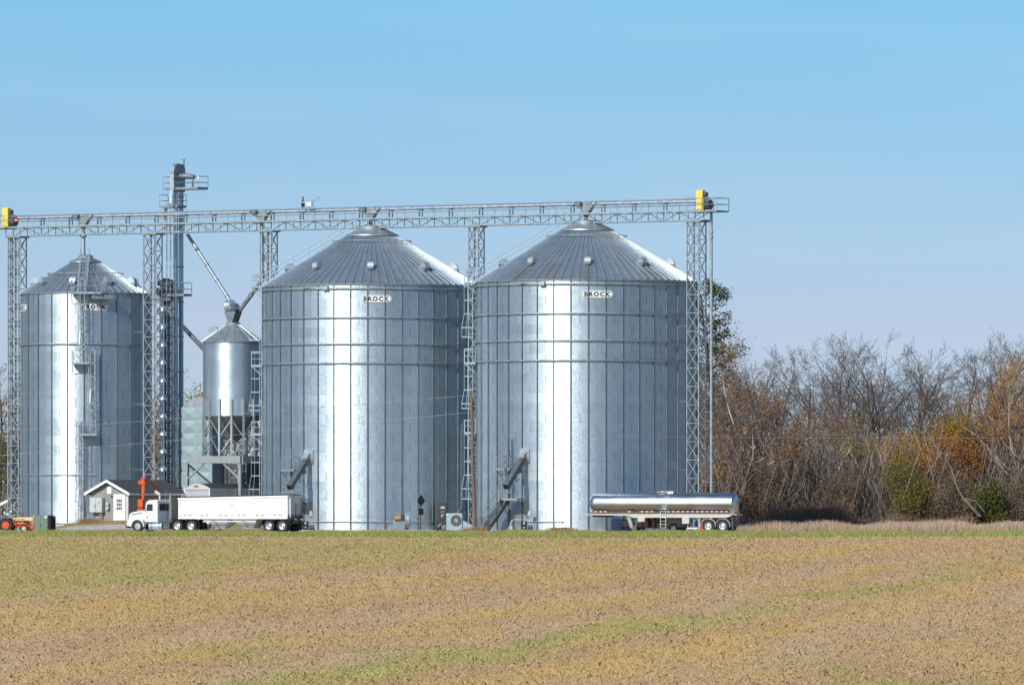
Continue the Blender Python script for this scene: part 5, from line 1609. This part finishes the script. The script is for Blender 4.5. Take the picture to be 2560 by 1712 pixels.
# ------------------------------------------------------------------ grasses (vectorised blades)
rng = np.random.default_rng(7)
def blades(name, X, Y, h, w, lean, mat, per=1, spread=.05, zoff=-.01, kind='stuff', label=None, rag=False):
    n = len(X)
    X = np.repeat(X, per) + rng.normal(0, spread, n * per); Y = np.repeat(Y, per) + rng.normal(0, spread, n * per)
    h = np.repeat(h, per) * rng.uniform(.5, 1.15, n * per); w = np.repeat(w, per) * rng.uniform(.6, 1.3, n * per)
    N_ = n * per
    Z = ground_z(X, Y) + zoff
    a = rng.uniform(0, PI, N_); dx, dy = np.cos(a) * w / 2, np.sin(a) * w / 2 * .4
    lx, ly = rng.normal(0, lean, N_) * h, rng.normal(0, lean, N_) * h
    v = np.empty((N_, 4, 3), dtype=np.float32)
    v[:, 0] = np.stack([X - dx, Y - dy, Z], 1); v[:, 1] = np.stack([X + dx, Y + dy, Z], 1)
    if rag: h = h * (.55 + .5 * (np.sin(X * .83 + 1) * np.sin(X * .37 + Y * .05) + 1) * rng.uniform(.6, 1.2, N_))
    v[:, 2] = np.stack([X + lx + dx * .55, Y + ly + dy * .5, Z + h], 1); v[:, 3] = np.stack([X + lx - dx * .55, Y + ly - dy * .5, Z + h * .97], 1)
    f = np.arange(N_ * 4, dtype=np.int32).reshape(N_, 4)
    t = np.repeat(rng.uniform(0, 1, N_), 4)
    o = np_mesh(name, v.reshape(-1, 3), f, mat, None, t)
    tag(o, label, None, None, kind)
    return o
def tint(m):
    n = m.n.new('ShaderNodeAttribute'); n.attribute_name = 'tint'; return n.outputs['Fac']

m = N('stubble straw'); pos = m.pos(); fc = field_colour(m, pos); tn = tint(m)
c = m.mix(m.ramp(tn, [(.0, (.3, .3, .3)), (.05, (.03, .03, .03)), (.7, (.0, .0, .0)), (1.0, (.0, .0, .0))]), fc, (.17, .115, .07))
c = m.mix(m.ramp(tn, [(.6, (0, 0, 0)), (.8, (.25, .25, .25)), (1.0, (.7, .7, .7))]), c, (.58, .44, .26))
m.set(m.b.inputs['Base Color'], c); m.b.inputs['Roughness'].default_value = .8; m.b.inputs['Specular IOR Level'].default_value = .2
gN = m.n.new('ShaderNodeNewGeometry'); vs_ = m.n.new('ShaderNodeVectorMath'); vs_.operation = 'SCALE'; vs_.inputs['Scale'].default_value = .45; m.l.new(gN.outputs['Normal'], vs_.inputs[0])
va = m.n.new('ShaderNodeVectorMath'); va.inputs[1].default_value = (-.15, -.62, .5); m.l.new(vs_.outputs[0], va.inputs[0])
vn_ = m.n.new('ShaderNodeVectorMath'); vn_.operation = 'NORMALIZE'; m.l.new(va.outputs[0], vn_.inputs[0]); m.l.new(vn_.outputs[0], m.b.inputs['Normal'])
NB = 540000
q = rng.uniform(0.00206, .0206, NB)
Yb = 1.75 / (q + .0011)
Xb = rng.uniform(-1, 1, NB) * (Yb * .066 + np.where(np.arange(NB) < 400000, 2, 15))
hb_ = np.where(rng.uniform(0, 1, NB) < .95, .012, .026) * (1 + Yb / 130)
wb_ = .009 * (1 + Yb / 90)
blades('stubble', Xb, Yb, hb_, wb_, .9, m.m, 3, .06, label='short dry stubble over the whole field')

m = N('verge grass'); pos = m.pos(); tn = tint(m)
big = m.noise(m.mapping(pos, (.25, .05, 1)), 1.0, 4)
c1 = m.ramp(tn, [(0, (.09, .13, .02)), (.5, (.24, .31, .05)), (1, (.40, .39, .13))])
c2 = m.ramp(tn, [(0, (.12, .12, .03)), (.5, (.28, .23, .075)), (1, (.42, .31, .14))])
m.set(m.b.inputs['Base Color'], m.mix(m.ramp(big, [(.42, (0, 0, 0)), (.6, (1, 1, 1))]), c1, c2)); m.b.inputs['Roughness'].default_value = .7
n = 92000
blades('verge_grass', rng.uniform(-72, 78, n), rng.uniform(556, 677, n), np.full(n, .2), np.full(n, .03), .45, m.m, 3, .12, rag=True, label='narrow strip of green and yellowing grass along the field edge')

m = N('tall dry grass'); tn = tint(m)
m.set(m.b.inputs['Base Color'], m.ramp(tn, [(0, (.20, .135, .09)), (.45, (.42, .30, .205)), (1, (.58, .46, .33))])); m.b.inputs['Roughness'].default_value = .8
n = 26000
Xg = rng.uniform(17.5, 90, n); Yg = rng.uniform(692, 724, n)
blades('tall_dry_grass', Xg, Yg, np.clip(.78 + .2 * np.sin(Xg * .9) * np.sin(Xg * .31 + 2), .5, 1.5) * rng.uniform(.7, 1.15, n), np.full(n, .028), .2, m.m, 5, .2, label='belt of tall dry tan grass in front of the wood')
n = 5000
m = N('dead reddish brush'); tn = tint(m)
m.set(m.b.inputs['Base Color'], m.ramp(tn, [(0, (.15, .085, .065)), (.5, (.32, .16, .11)), (1, (.46, .27, .17))])); m.b.inputs['Roughness'].default_value = .8
Xg = np.concatenate([rng.uniform(17, 40, n), rng.normal(26.3, 1.3, n)]); Yg = rng.uniform(724, 734, 2 * n)
hg = np.concatenate([np.full(n, 1.05), np.full(n, 1.9)]) * rng.uniform(.35, 1.2, 2 * n) * (1 + .3 * np.sin(Xg * 1.7) * np.sin(Xg * .6))
blades('red_brush', Xg, Yg, hg, np.full(2 * n, .02), .2, m.m, 8, .3, label='thin reddish brown brush at the edge of the wood')
# dry soil tufts by the office and mound of dead grass by the bins
m = N('dead tuft grass'); tn = tint(m)
m.set(m.b.inputs['Base Color'], m.ramp(tn, [(0, (.14, .085, .04)), (.5, (.30, .185, .08)), (1, (.46, .31, .15))])); m.b.inputs['Roughness'].default_value = .8
n = 500
Xg = np.concatenate([rng.uniform(-40, -30, n), rng.normal((1402 - 1280) * .0332, .55, n), rng.normal(-3, .5, n // 3), rng.normal(-36, .5, n // 2)]); Yg = np.concatenate([rng.uniform(697, 704, n), rng.normal(683, .5, n), rng.normal(683.5, .4, n // 3), rng.normal(702.2, .4, n // 2)])
hg = np.concatenate([np.full(n, .12), np.full(n, .42), np.full(n // 3, .5), np.full(n // 2, .3)])
blades('dead_grass', Xg, Yg, hg, np.full(len(Xg), .02), .5, m.m, 4, .14, label='clumps of dead brown grass on the mound and by the pole')

# ------------------------------------------------------------------ trees
class Wood:
    def __init__(self): self.segs = []
    def grow(self, rnd, p, d, L, r, lvl, maxl, spec, tips):
        n = spec['n'][lvl]; seg = L / n
        pts = [p]; dirs = [d]
        cur = p; dd = d
        for i in range(n):
            j = Vector((rnd.gauss(0, 1), rnd.gauss(0, 1), rnd.gauss(0, 1))) * spec['wob'][lvl]
            dd = (dd + j + Vector((0, 0, spec['up'][lvl]))).normalized()
            cur = cur + dd * seg
            pts.append(cur); dirs.append(dd)
        tap = spec['tap'][lvl]
        for i in range(n):
            self.segs.append((lvl, pts[i], pts[i + 1], r * (1 - (1 - tap) * i / n), r * (1 - (1 - tap) * (i + 1) / n)))
        if lvl == maxl:
            tips.append((pts[-1], dd)); tips.append((pts[max(0, n - 1)], dd)); return
        k = spec['k'][lvl]
        for c in range(k):
            t = spec['from'][lvl] + (1 - spec['from'][lvl]) * (c + rnd.random()) / k
            f = min(t * n, n - 1e-4); i = int(f)
            q = pts[i].lerp(pts[i + 1], f - i); bd = dirs[i + 1]
            ax = bd.orthogonal().normalized(); ax.rotate(Matrix.Rotation(rnd.uniform(0, 2 * PI), 3, bd))
            ang = rad(rnd.gauss(spec['ang'][lvl], 10))
            nd = (bd * cos(ang) + ax * sin(ang)).normalized()
            rr = r * (1 - (1 - tap) * t)
            self.grow(rnd, q, nd, L * spec['len'][lvl] * rnd.uniform(.7, 1.2) * (1.15 - .45 * t), rr * spec['rad'][lvl], lvl + 1, maxl, spec, tips)
    def mesh(self, name, mat, parent, lv0, lv1, rmin=.011):
        V = []; Fs = []; nv = 0
        if not any(lv0 <= s_[0] <= lv1 for s_ in self.segs): return None
        for (l, p, q, r0, r1) in self.segs:
            if not (lv0 <= l <= lv1): continue
            n = 7 if l == 0 else (5 if l == 1 else 3)
            z = (q - p).normalized(); x = z.orthogonal().normalized(); y = z.cross(x)
            r0 = max(r0, rmin); r1 = max(r1, rmin * .7)
            for k in range(n):
                a = 2 * PI * k / n; e = x * cos(a) + y * sin(a)
                V.append(p + e * r0); V.append(q + e * r1)
            for k in range(n):
                k2 = (k + 1) % n
                Fs.append((nv + 2 * k, nv + 2 * k2, nv + 2 * k2 + 1, nv + 2 * k + 1))
            nv += 2 * n
        return np_mesh(name, [tuple(v) for v in V], Fs, mat, parent)

def bark(name, lo, hi, scale=3):
    m = N(name); co = m.coord()
    v = m.noise(m.mapping(co, (1, 1, .4)), scale, 4, .6)
    m.set(m.b.inputs['Base Color'], m.ramp(v, [(.35, lo), (.65, hi)])); m.b.inputs['Roughness'].default_value = .85
    return m.m
M['bark'] = bark('grey brown bark', (.070, .055, .048), (.15, .125, .11))
M['bark_dark'] = bark('dark bark', (.05, .042, .038), (.10, .085, .075))
M['bark_pale'] = bark('mottled pale sycamore bark', (.14, .115, .09), (.60, .56, .48), 1.2)
def syc_bark():
    m = N('sycamore bark, dark below and flaked white'); co = m.coord()
    v = m.noise(m.mapping(co, (1, 1, .6)), .55, 3, .6)
    m.set(m.b.inputs['Base Color'], m.ramp(v, [(.40, (.055, .043, .034)), (.52, (.15, .12, .095)), (.60, (.50, .46, .39)), (.7, (.62, .58, .50))])); m.b.inputs['Roughness'].default_value = .8
    return m.m
M['bark_syc'] = syc_bark()
M['bark_tan'] = bark('pale tan bark', (.13, .11, .095), (.27, .24, .205), 2)
M['twig'] = bark('fine grey twigs', (.105, .082, .070), (.20, .158, .137))
def leafmat(name, cols):
    m = N(name)
    g = m.n.new('ShaderNodeNewGeometry')
    st = [(i / (len(cols) - 1), c) for i, c in enumerate(cols)]
    big = m.noise(m.coord(), .5, 3)
    f = m.math('ADD', m.math('MULTIPLY', g.outputs['Random Per Island'], .75), m.math('MULTIPLY', m.math('SUBTRACT', big, .35), .8))
    m.set(m.b.inputs['Base Color'], m.ramp(f, st)); m.b.inputs['Roughness'].default_value = .65
    m.b.inputs['Specular IOR Level'].default_value = .3
    return m.m
M['lf_russet'] = leafmat('russet leaves', [(.12, .068, .042), (.25, .13, .065), (.34, .18, .085), (.30, .19, .12)])
M['lf_orange'] = leafmat('orange leaves', [(.17, .075, .02), (.38, .18, .035), (.48, .27, .05), (.36, .24, .08)])
M['lf_red'] = leafmat('red orange leaves', [(.16, .06, .025), (.36, .13, .032), (.44, .20, .045), (.30, .17, .07)])
M['lf_gold'] = leafmat('golden leaves', [(.10, .065, .012), (.27, .17, .022), (.38, .25, .03), (.20, .16, .03)])
M['lf_yg'] = leafmat('yellow green leaves', [(.05, .055, .012), (.15, .14, .018), (.28, .22, .025), (.16, .12, .02)])
M['lf_green'] = leafmat('dark olive leaves', [(.025, .036, .010), (.065, .085, .018), (.13, .13, .028), (.19, .15, .04)])
M['lf_brown'] = leafmat('dull brown leaves', [(.10, .072, .052), (.20, .14, .095), (.27, .185, .12), (.20, .17, .10)])

def leaves(name, pts, size, mat, parent, seed, per=1, spread=.3):
    r = np.random.default_rng(seed)
    P = np.repeat(np.asarray(pts, dtype=np.float32), per, 0); n = len(P)
    P = P + r.normal(0, spread, (n, 3))
    a = r.normal(0, 1, (n, 3)); a /= np.linalg.norm(a, axis=1, keepdims=True)
    b = np.cross(a, r.normal(0, 1, (n, 3))); b /= np.linalg.norm(b, axis=1, keepdims=True)
    s = (size * r.uniform(.5, 1.3, n))[:, None]
    a = a * s; b = b * s * .7
    v = np.stack([P - a * .5, P + b * .5, P + a * .5, P - b * .5], 1).reshape(-1, 3)
    return np_mesh(name, v, np.arange(n * 4).reshape(n, 4), mat, parent)

def spec(k=(9, 6, 5, 3), ang=(42, 36, 36, 40), ln=(.58, .5, .48, .5), up=(.0, .05, .03, .02), frm=(.30, .25, .2, .15), wob=(.05, .08, .10, .13), rad_=(.64, .62, .58, .6)):
    return dict(n=(7, 6, 5, 4, 3), wob=(*wob, .2), up=(*up, .04), tap=(.30, .30, .3, .4, .5), k=k, len=ln, ang=ang, rad=rad_, **{'from': frm})

def make_tree(name, label, loc, H, r, seed, sp, bm, leafm=None, ls=.18, per=2, spread=.3, group=None, maxl=4, lean=(0, 0), trunk_frac=.8, twig=None, one=False):
    rnd = random.Random(seed)
    t = thing(name, label, 'tree', loc, 0, group)
    w = Wood(); tips = []
    d = Vector((lean[0], lean[1], 1)).normalized()
    w.grow(rnd, Vector((0, 0, -.2)), d, H * trunk_frac, r, 0, maxl, sp, tips)
    zs_ = sorted(p.z for p, _ in tips); k_ = H / zs_[int(len(zs_) * .985)]
    w.segs = [(l, p * k_, q * k_, r0, r1) for l, p, q, r0, r1 in w.segs]; tips = [(p * k_, q) for p, q in tips]
    w.mesh('trunk' if not one else 'stems', bm, t, 0, 9 if one else 1)
    if not one: w.mesh('branches', twig or M['twig'], t, 2, 9)
    if leafm: leaves('crown', [tuple(p) for p, _ in tips], ls, leafm, t, seed, per, spread)
    return t
NOW = Vector((0, 0, 0))
def tpos(pxx, Y): 
    x = (pxx - 1280) * Y / F
    return Vector((x, Y, gz(x, Y)))

# bare trees of the wood: three shapes, then copies turned and scaled
bare = spec()
bare2 = spec(k=(7, 6, 5, 3), ang=(32, 34, 36, 40), ln=(.62, .52, .5, .5), frm=(.36, .3, .2, .2), up=(0, .07, .05, .03))
bare3 = spec(k=(7, 6, 5, 3), ang=(46, 36, 36, 40), ln=(.6, .5, .5, .5), frm=(.25, .25, .2, .2))
LB = 'leafless grey tree at the back of the wood on the right'
GB = 'leafless trees at the back of the wood'
protos = [make_tree('bare_tree', LB, (0, 0, 0), 16, .21, 11, bare, M['bark_dark'], group=GB), make_tree('bare_tree', LB, (0, 0, 0), 16, .20, 23, bare2, M['bark'], group=GB), make_tree('bare_tree', LB, (0, 0, 0), 16, .22, 37, bare3, M['bark_dark'], group=GB), make_tree('bare_tree', LB, (0, 0, 0), 16, .18, 58, bare2, M['bark_tan'], group=GB)]
rnd = random.Random(5)
spots = []
for i, (dx, ty) in enumerate(((1905, 905), (1950, 880), (2000, 872), (2050, 868), (2095, 850), (2150, 838), (2205, 838), (2250, 868), (2300, 872), (2345, 880), (2395, 865), (2440, 872), (2490, 840), (2540, 836), (2590, 850), (2640, 860), (1860, 910), (2120, 850), (2180, 845), (2420, 880))):
    spots.append((dx + rnd.uniform(-8, 8), 752 + rnd.uniform(0, 16), ty))
for i in range(40):
    spots.append((1770 + 905 * (i + rnd.random()) / 40, rnd.uniform(744, 790), rnd.uniform(930, 1040)))
used = [False] * len(protos)
for i, (dx, Y, ty) in enumerate(spots):
    k = i % len(protos)
    o = protos[k] if not used[k] else copy_tree(protos[k])
    used[k] = True
    o.location = tpos(dx, Y)
    h = (1300 - ty) * Y / F + .8 - o.location.z
    s = h / 16
    o.scale = (s * rnd.uniform(.9, 1.15), s * rnd.uniform(.9, 1.1), s); o.rotation_euler = (0, 0, rnd.uniform(0, 6.28))
# bare trees in front of the wood that can be told apart
o = copy_tree(protos[3]); o.location = tpos(2110, 742); o.scale = (.55, .55, .72); o['label'] = 'pale slender leafless tree with several upright stems, mid wood, below the tallest crowns'; o['group'] = 'pale slim trees'
o = copy_tree(protos[3]); o.location = tpos(2015, 738); o.scale = (.42, .42, .42); o.rotation_euler = (0, 0, 2); o['label'] = 'small pale bare tree right of the tanker, above the red brush'; o['group'] = 'pale slim trees'
o = copy_tree(protos[1]); o.location = tpos(2140, 738); o.scale = (.5, .5, .5); o.rotation_euler = (0, 0, 1); o['label'] = 'small dark bare tree between the red brush and the yellow-green bush'; o['group'] = 'pale slim trees'

syc = spec(k=(8, 7, 6, 4), ang=(50, 45, 45, 45), ln=(1.5, .45, .5, .5), frm=(.50, .2, .2, .2), up=(0, .05, .04, .02), wob=(.07, .22, .24, .25), rad_=(.62, .5, .5, .6))
def sh(x, y): return (1300 - y)
def tree_at(name, label, pxx, Y, ytop, r, seed, sp, bm, lm, **kw):
    p = tpos(pxx, Y); H = (1300 - ytop) * Y / F + .8 - p.z
    return make_tree(name, label, p, H, r, seed, sp, bm, lm, **kw)
tree_at('sycamore_tree', 'big sycamore with pale crooked limbs and russet leaves, right behind the tanker', 1845, 732, 880, .33, 3, syc, M['bark_syc'], M['lf_russet'], ls=.13, per=4, spread=.45, twig=M['twig'], trunk_frac=.42)
tree_at('sycamore_tree', 'sycamore with white limbs and orange red leaves at the far right edge', 2530, 736, 905, .30, 8, syc, M['bark_pale'], M['lf_red'], ls=.13, per=4, spread=.45, twig=M['bark_syc'], trunk_frac=.42)
up = spec(k=(30, 6, 4, 3), ang=(66, 45, 42, 45), ln=(.16, .5, .5, .5), frm=(.2, .2, .2, .2))
tree_at('leafy_tree', 'tall dark green leafy tree rising behind the right end tower', 1790, 775, 710, .3, 15, up, M['bark_dark'], M['lf_green'], ls=.21, per=12, spread=.28, maxl=3, trunk_frac=.96)
tree_at('russet_tree', 'thin crowned brown tree left of the sycamore, touching the vertical pipe', 1800, 742, 900, .2, 16, bare, M['bark'], M['lf_russet'], ls=.15, per=2, spread=.3)
tree_at('russet_tree', 'russet tree between the sycamore and the tallest bare crowns', 1935, 741, 965, .2, 17, bare3, M['bark'], M['lf_russet'], ls=.17, per=2, spread=.35)
tree_at('gold_tree', 'small golden orange tree low beside the vertical pipe', 1795, 734, 1165, .1, 18, bare3, M['bark'], M['lf_orange'], ls=.17, per=4, spread=.3, maxl=3)
rt = spec(k=(14, 6, 4, 3), ang=(50, 45, 45, 45), ln=(.52, .5, .5, .5), frm=(.15, .2, .2, .2))
tree_at('gold_tree', 'rounded golden topped tree in the right part of the wood', 2345, 741, 1030, .2, 19, rt, M['bark'], M['lf_gold'], ls=.14, per=18, spread=.5, maxl=3)
tree_at('orange_tree', 'bright orange red tree in front of the golden topped one', 2362, 736, 1085, .18, 20, rt, M['bark'], M['lf_red'], ls=.13, per=18, spread=.5, maxl=3)
tree_at('orange_tree', 'orange tree on the left of the red one', 2285, 737, 1105, .15, 21, rt, M['bark'], M['lf_orange'], ls=.13, per=18, spread=.5, maxl=3)
tree_at('yellow_green_tree', 'yellow green young tree, the brightest green in the wood', 2262, 733, 1150, .13, 22, rt, M['bark'], M['lf_yg'], ls=.13, per=9, spread=.55, maxl=3)
tree_at('dark_green_bush', 'dark green bush low at the right, below the leaning pale trunk', 2460, 733, 1220, .1, 24, rt, M['bark_dark'], M['lf_green'], ls=.15, per=20, spread=.5, maxl=3)
tree_at('orange_tree', 'tall orange crown cut by the right edge of the photo', 2555, 743, 930, .24, 25, rt, M['bark'], M['lf_orange'], ls=.15, per=16, spread=.55, maxl=3)
tree_at('russet_tree', 'brown red tree between the golden tree and the right sycamore', 2440, 741, 1075, .16, 26, rt, M['bark'], M['lf_russet'], ls=.13, per=18, spread=.5, maxl=3)
tree_at('gold_tree', 'thin golden tree in the middle of the wood, among grey stems', 2170, 741, 1100, .12, 27, bare3, M['bark_tan'], M['lf_gold'], ls=.16, per=2, spread=.3)
tree_at('yellow_green_tree', 'thin olive gold tree high in the wood, right of the russet one', 2085, 746, 995, .14, 28, bare2, M['bark_tan'], M['lf_gold'], ls=.14, per=1, spread=.3)
tree_at('brown_bush', 'dull brown bush right of the red brush', 2120, 733, 1190, .1, 29, rt, M['bark'], M['lf_brown'], ls=.11, per=12, spread=.5, maxl=3)
tree_at('brown_bush', 'dull brown bush left of the dark green one', 2385, 732, 1185, .1, 30, rt, M['bark'], M['lf_brown'], ls=.11, per=12, spread=.5, maxl=3)
tree_at('brown_bush', 'dull brown bush under the big sycamore', 1905, 734, 1175, .1, 31, rt, M['bark'], M['lf_brown'], ls=.11, per=12, spread=.5, maxl=3)
tree_at('brown_bush', 'dull brown bush at the right edge, under the white limbed sycamore', 2545, 732, 1180, .1, 32, rt, M['bark'], M['lf_brown'], ls=.11, per=12, spread=.5, maxl=3)
# behind the left of the yard
tree_at('bare_tree', 'bare tree rising behind the gap left of the small hopper tank', 478, 790, 868, .22, 41, bare3, M['bark'], None)
tree_at('gold_tree', 'gold and brown tree low in the gap between elevator and dryer', 470, 785, 985, .16, 42, rt, M['bark'], M['lf_gold'], ls=.22, per=9, spread=.5, maxl=3)
tree_at('russet_tree', 'brown tree behind the gap between elevator and dryer', 448, 788, 1000, .16, 44, rt, M['bark'], M['lf_russet'], ls=.22, per=9, spread=.5, maxl=3)
tree_at('bare_tree', 'bare brown tree at the left edge beyond the end tower', -10, 785, 880, .22, 43, bare, M['bark'], M['lf_brown'], ls=.16, per=1, spread=.3)
tree_at('yellow_green_tree', 'olive tree low at the left edge beyond the end tower', 6, 775, 1105, .14, 45, rt, M['bark'], M['lf_green'], ls=.2, per=4, spread=.35, maxl=3)
tree_at('russet_tree', 'brown tree at the left edge beyond the end tower', -14, 780, 985, .16, 46, rt, M['bark'], M['lf_brown'], ls=.2, per=9, spread=.5, maxl=3)
# leaning dead trunk
p = tpos(2405, 731)
t = thing('dead_tree', 'pale broken trunk leaning left over the dark green bush', 'dead tree', p)
b = MB(); P = [px(2408, 1245, 731), px(2398, 1228, 731), px(2388, 1205, 731), px(2378, 1170, 731), px(2365, 1145, 731), px(2362, 1128, 731)]
for i, (a_, c_) in enumerate(zip(P[:-1], P[1:])): b.bar(a_ - p, c_ - p, .09 - .01 * i, 7, .08 - .01 * i)
b.bar(px(2450, 1290, 731) - p, P[0] - p, .15, 7, .14); b.bar(P[0] - p, px(2440, 1253, 731) - p, .09, 6, .05); b.bar(px(2440, 1253, 731) - p, px(2462, 1280, 731) - p, .07, 6, .04)
b.build('dead_trunk', M['bark_tan'], t)
# undergrowth that reads as one mass
n = 15000
m = N('thicket stems'); tn = tint(m)
m.set(m.b.inputs['Base Color'], m.ramp(tn, [(0, (.11, .085, .07)), (.55, (.22, .175, .145)), (.85, (.31, .255, .22)), (1, (.38, .33, .29))])); m.b.inputs['Roughness'].default_value = .85
Xg = rng.uniform(17, 96, n); Yg = 733 + np.abs(rng.normal(0, 25, n))
blades('thicket', Xg, Yg, rng.uniform(1.5, 8.5, n), np.full(n, .022), .22, m.m, 4, .6, label='tangle of thin grey stems filling the wood')
M['lf_mix'] = leafmat('mixed undergrowth leaves', [(.11, .085, .06), (.21, .16, .11), (.26, .175, .10), (.19, .18, .07), (.33, .22, .09), (.27, .22, .15), (.36, .20, .09)])
Xs = rng.uniform(17, 96, 900); Ys = 735 + np.abs(rng.normal(0, 16, 900))
blades('thin_stems', Xs, Ys, rng.uniform(3, 10.5, 900), rng.uniform(.05, .15, 900), .05, M['bark_tan'], 1, .5, label='many thin pale young stems standing in the wood')
n = 52000
v = np.stack([rng.uniform(17, 100, n), 734 + np.abs(rng.normal(0, 22, n)), np.clip(np.abs(rng.normal(0, 4.2, n)) + .3, 0, 9.5)], 1)
o = leaves('undergrowth', v, .15, M['lf_mix'], None, 91, 2, .4); tag(o, 'dull brown leaves of the low undergrowth in the wood', kind='stuff')
n = 5000
v = np.concatenate([np.stack([rng.uniform(-60, -45, n // 2), rng.uniform(780, 815, n // 2), np.clip(np.abs(rng.normal(0, 5, n // 2)) + .3, 0, 9)], 1), np.stack([rng.uniform(-36, -24, n), rng.uniform(785, 815, n), np.clip(np.abs(rng.normal(0, 5.0, n)) + .3, 0, 9)], 1)])
o = leaves('undergrowth', v, .26, M['lf_brown'], None, 92, 3, .5); tag(o, 'brown leaves low in the far wood behind the yard', kind='stuff')
# weeds: two dead stalks in front of bin 3
p = px(1392, 1320, 683.5)
t = thing('dead_stalk', 'dead leaning weed stalk on the brown tuft in front of the wide bin', 'weed', p)
b = MB(); b.poly([(0, 0, -.2), (-.18, 0, .35), (-.3, 0, .7), (-.55, 0, 1.1)], .022, 5); b.bar((-.25, 0, .6), (-.05, 0, .68), .015, 4); b.bar((-.3, 0, .7), (-.5, 0, .75), .015, 4); b.build('stalk', M['twig'], t)
for pxx, lbl in ((1204, 'bare twiggy shrub right of the wooden pole'), (1216, 'second bare twiggy shrub, left of the stair foot')):
    make_tree('bare_shrub', lbl, Vector((*px(pxx, 1320, 686).xy, -.2)), 1.55, .02, pxx, spec(k=(9, 5, 3, 2), frm=(.05, .2, .2, .2), ang=(30, 35, 40, 40)), M['twig'], None, maxl=2, one=True)
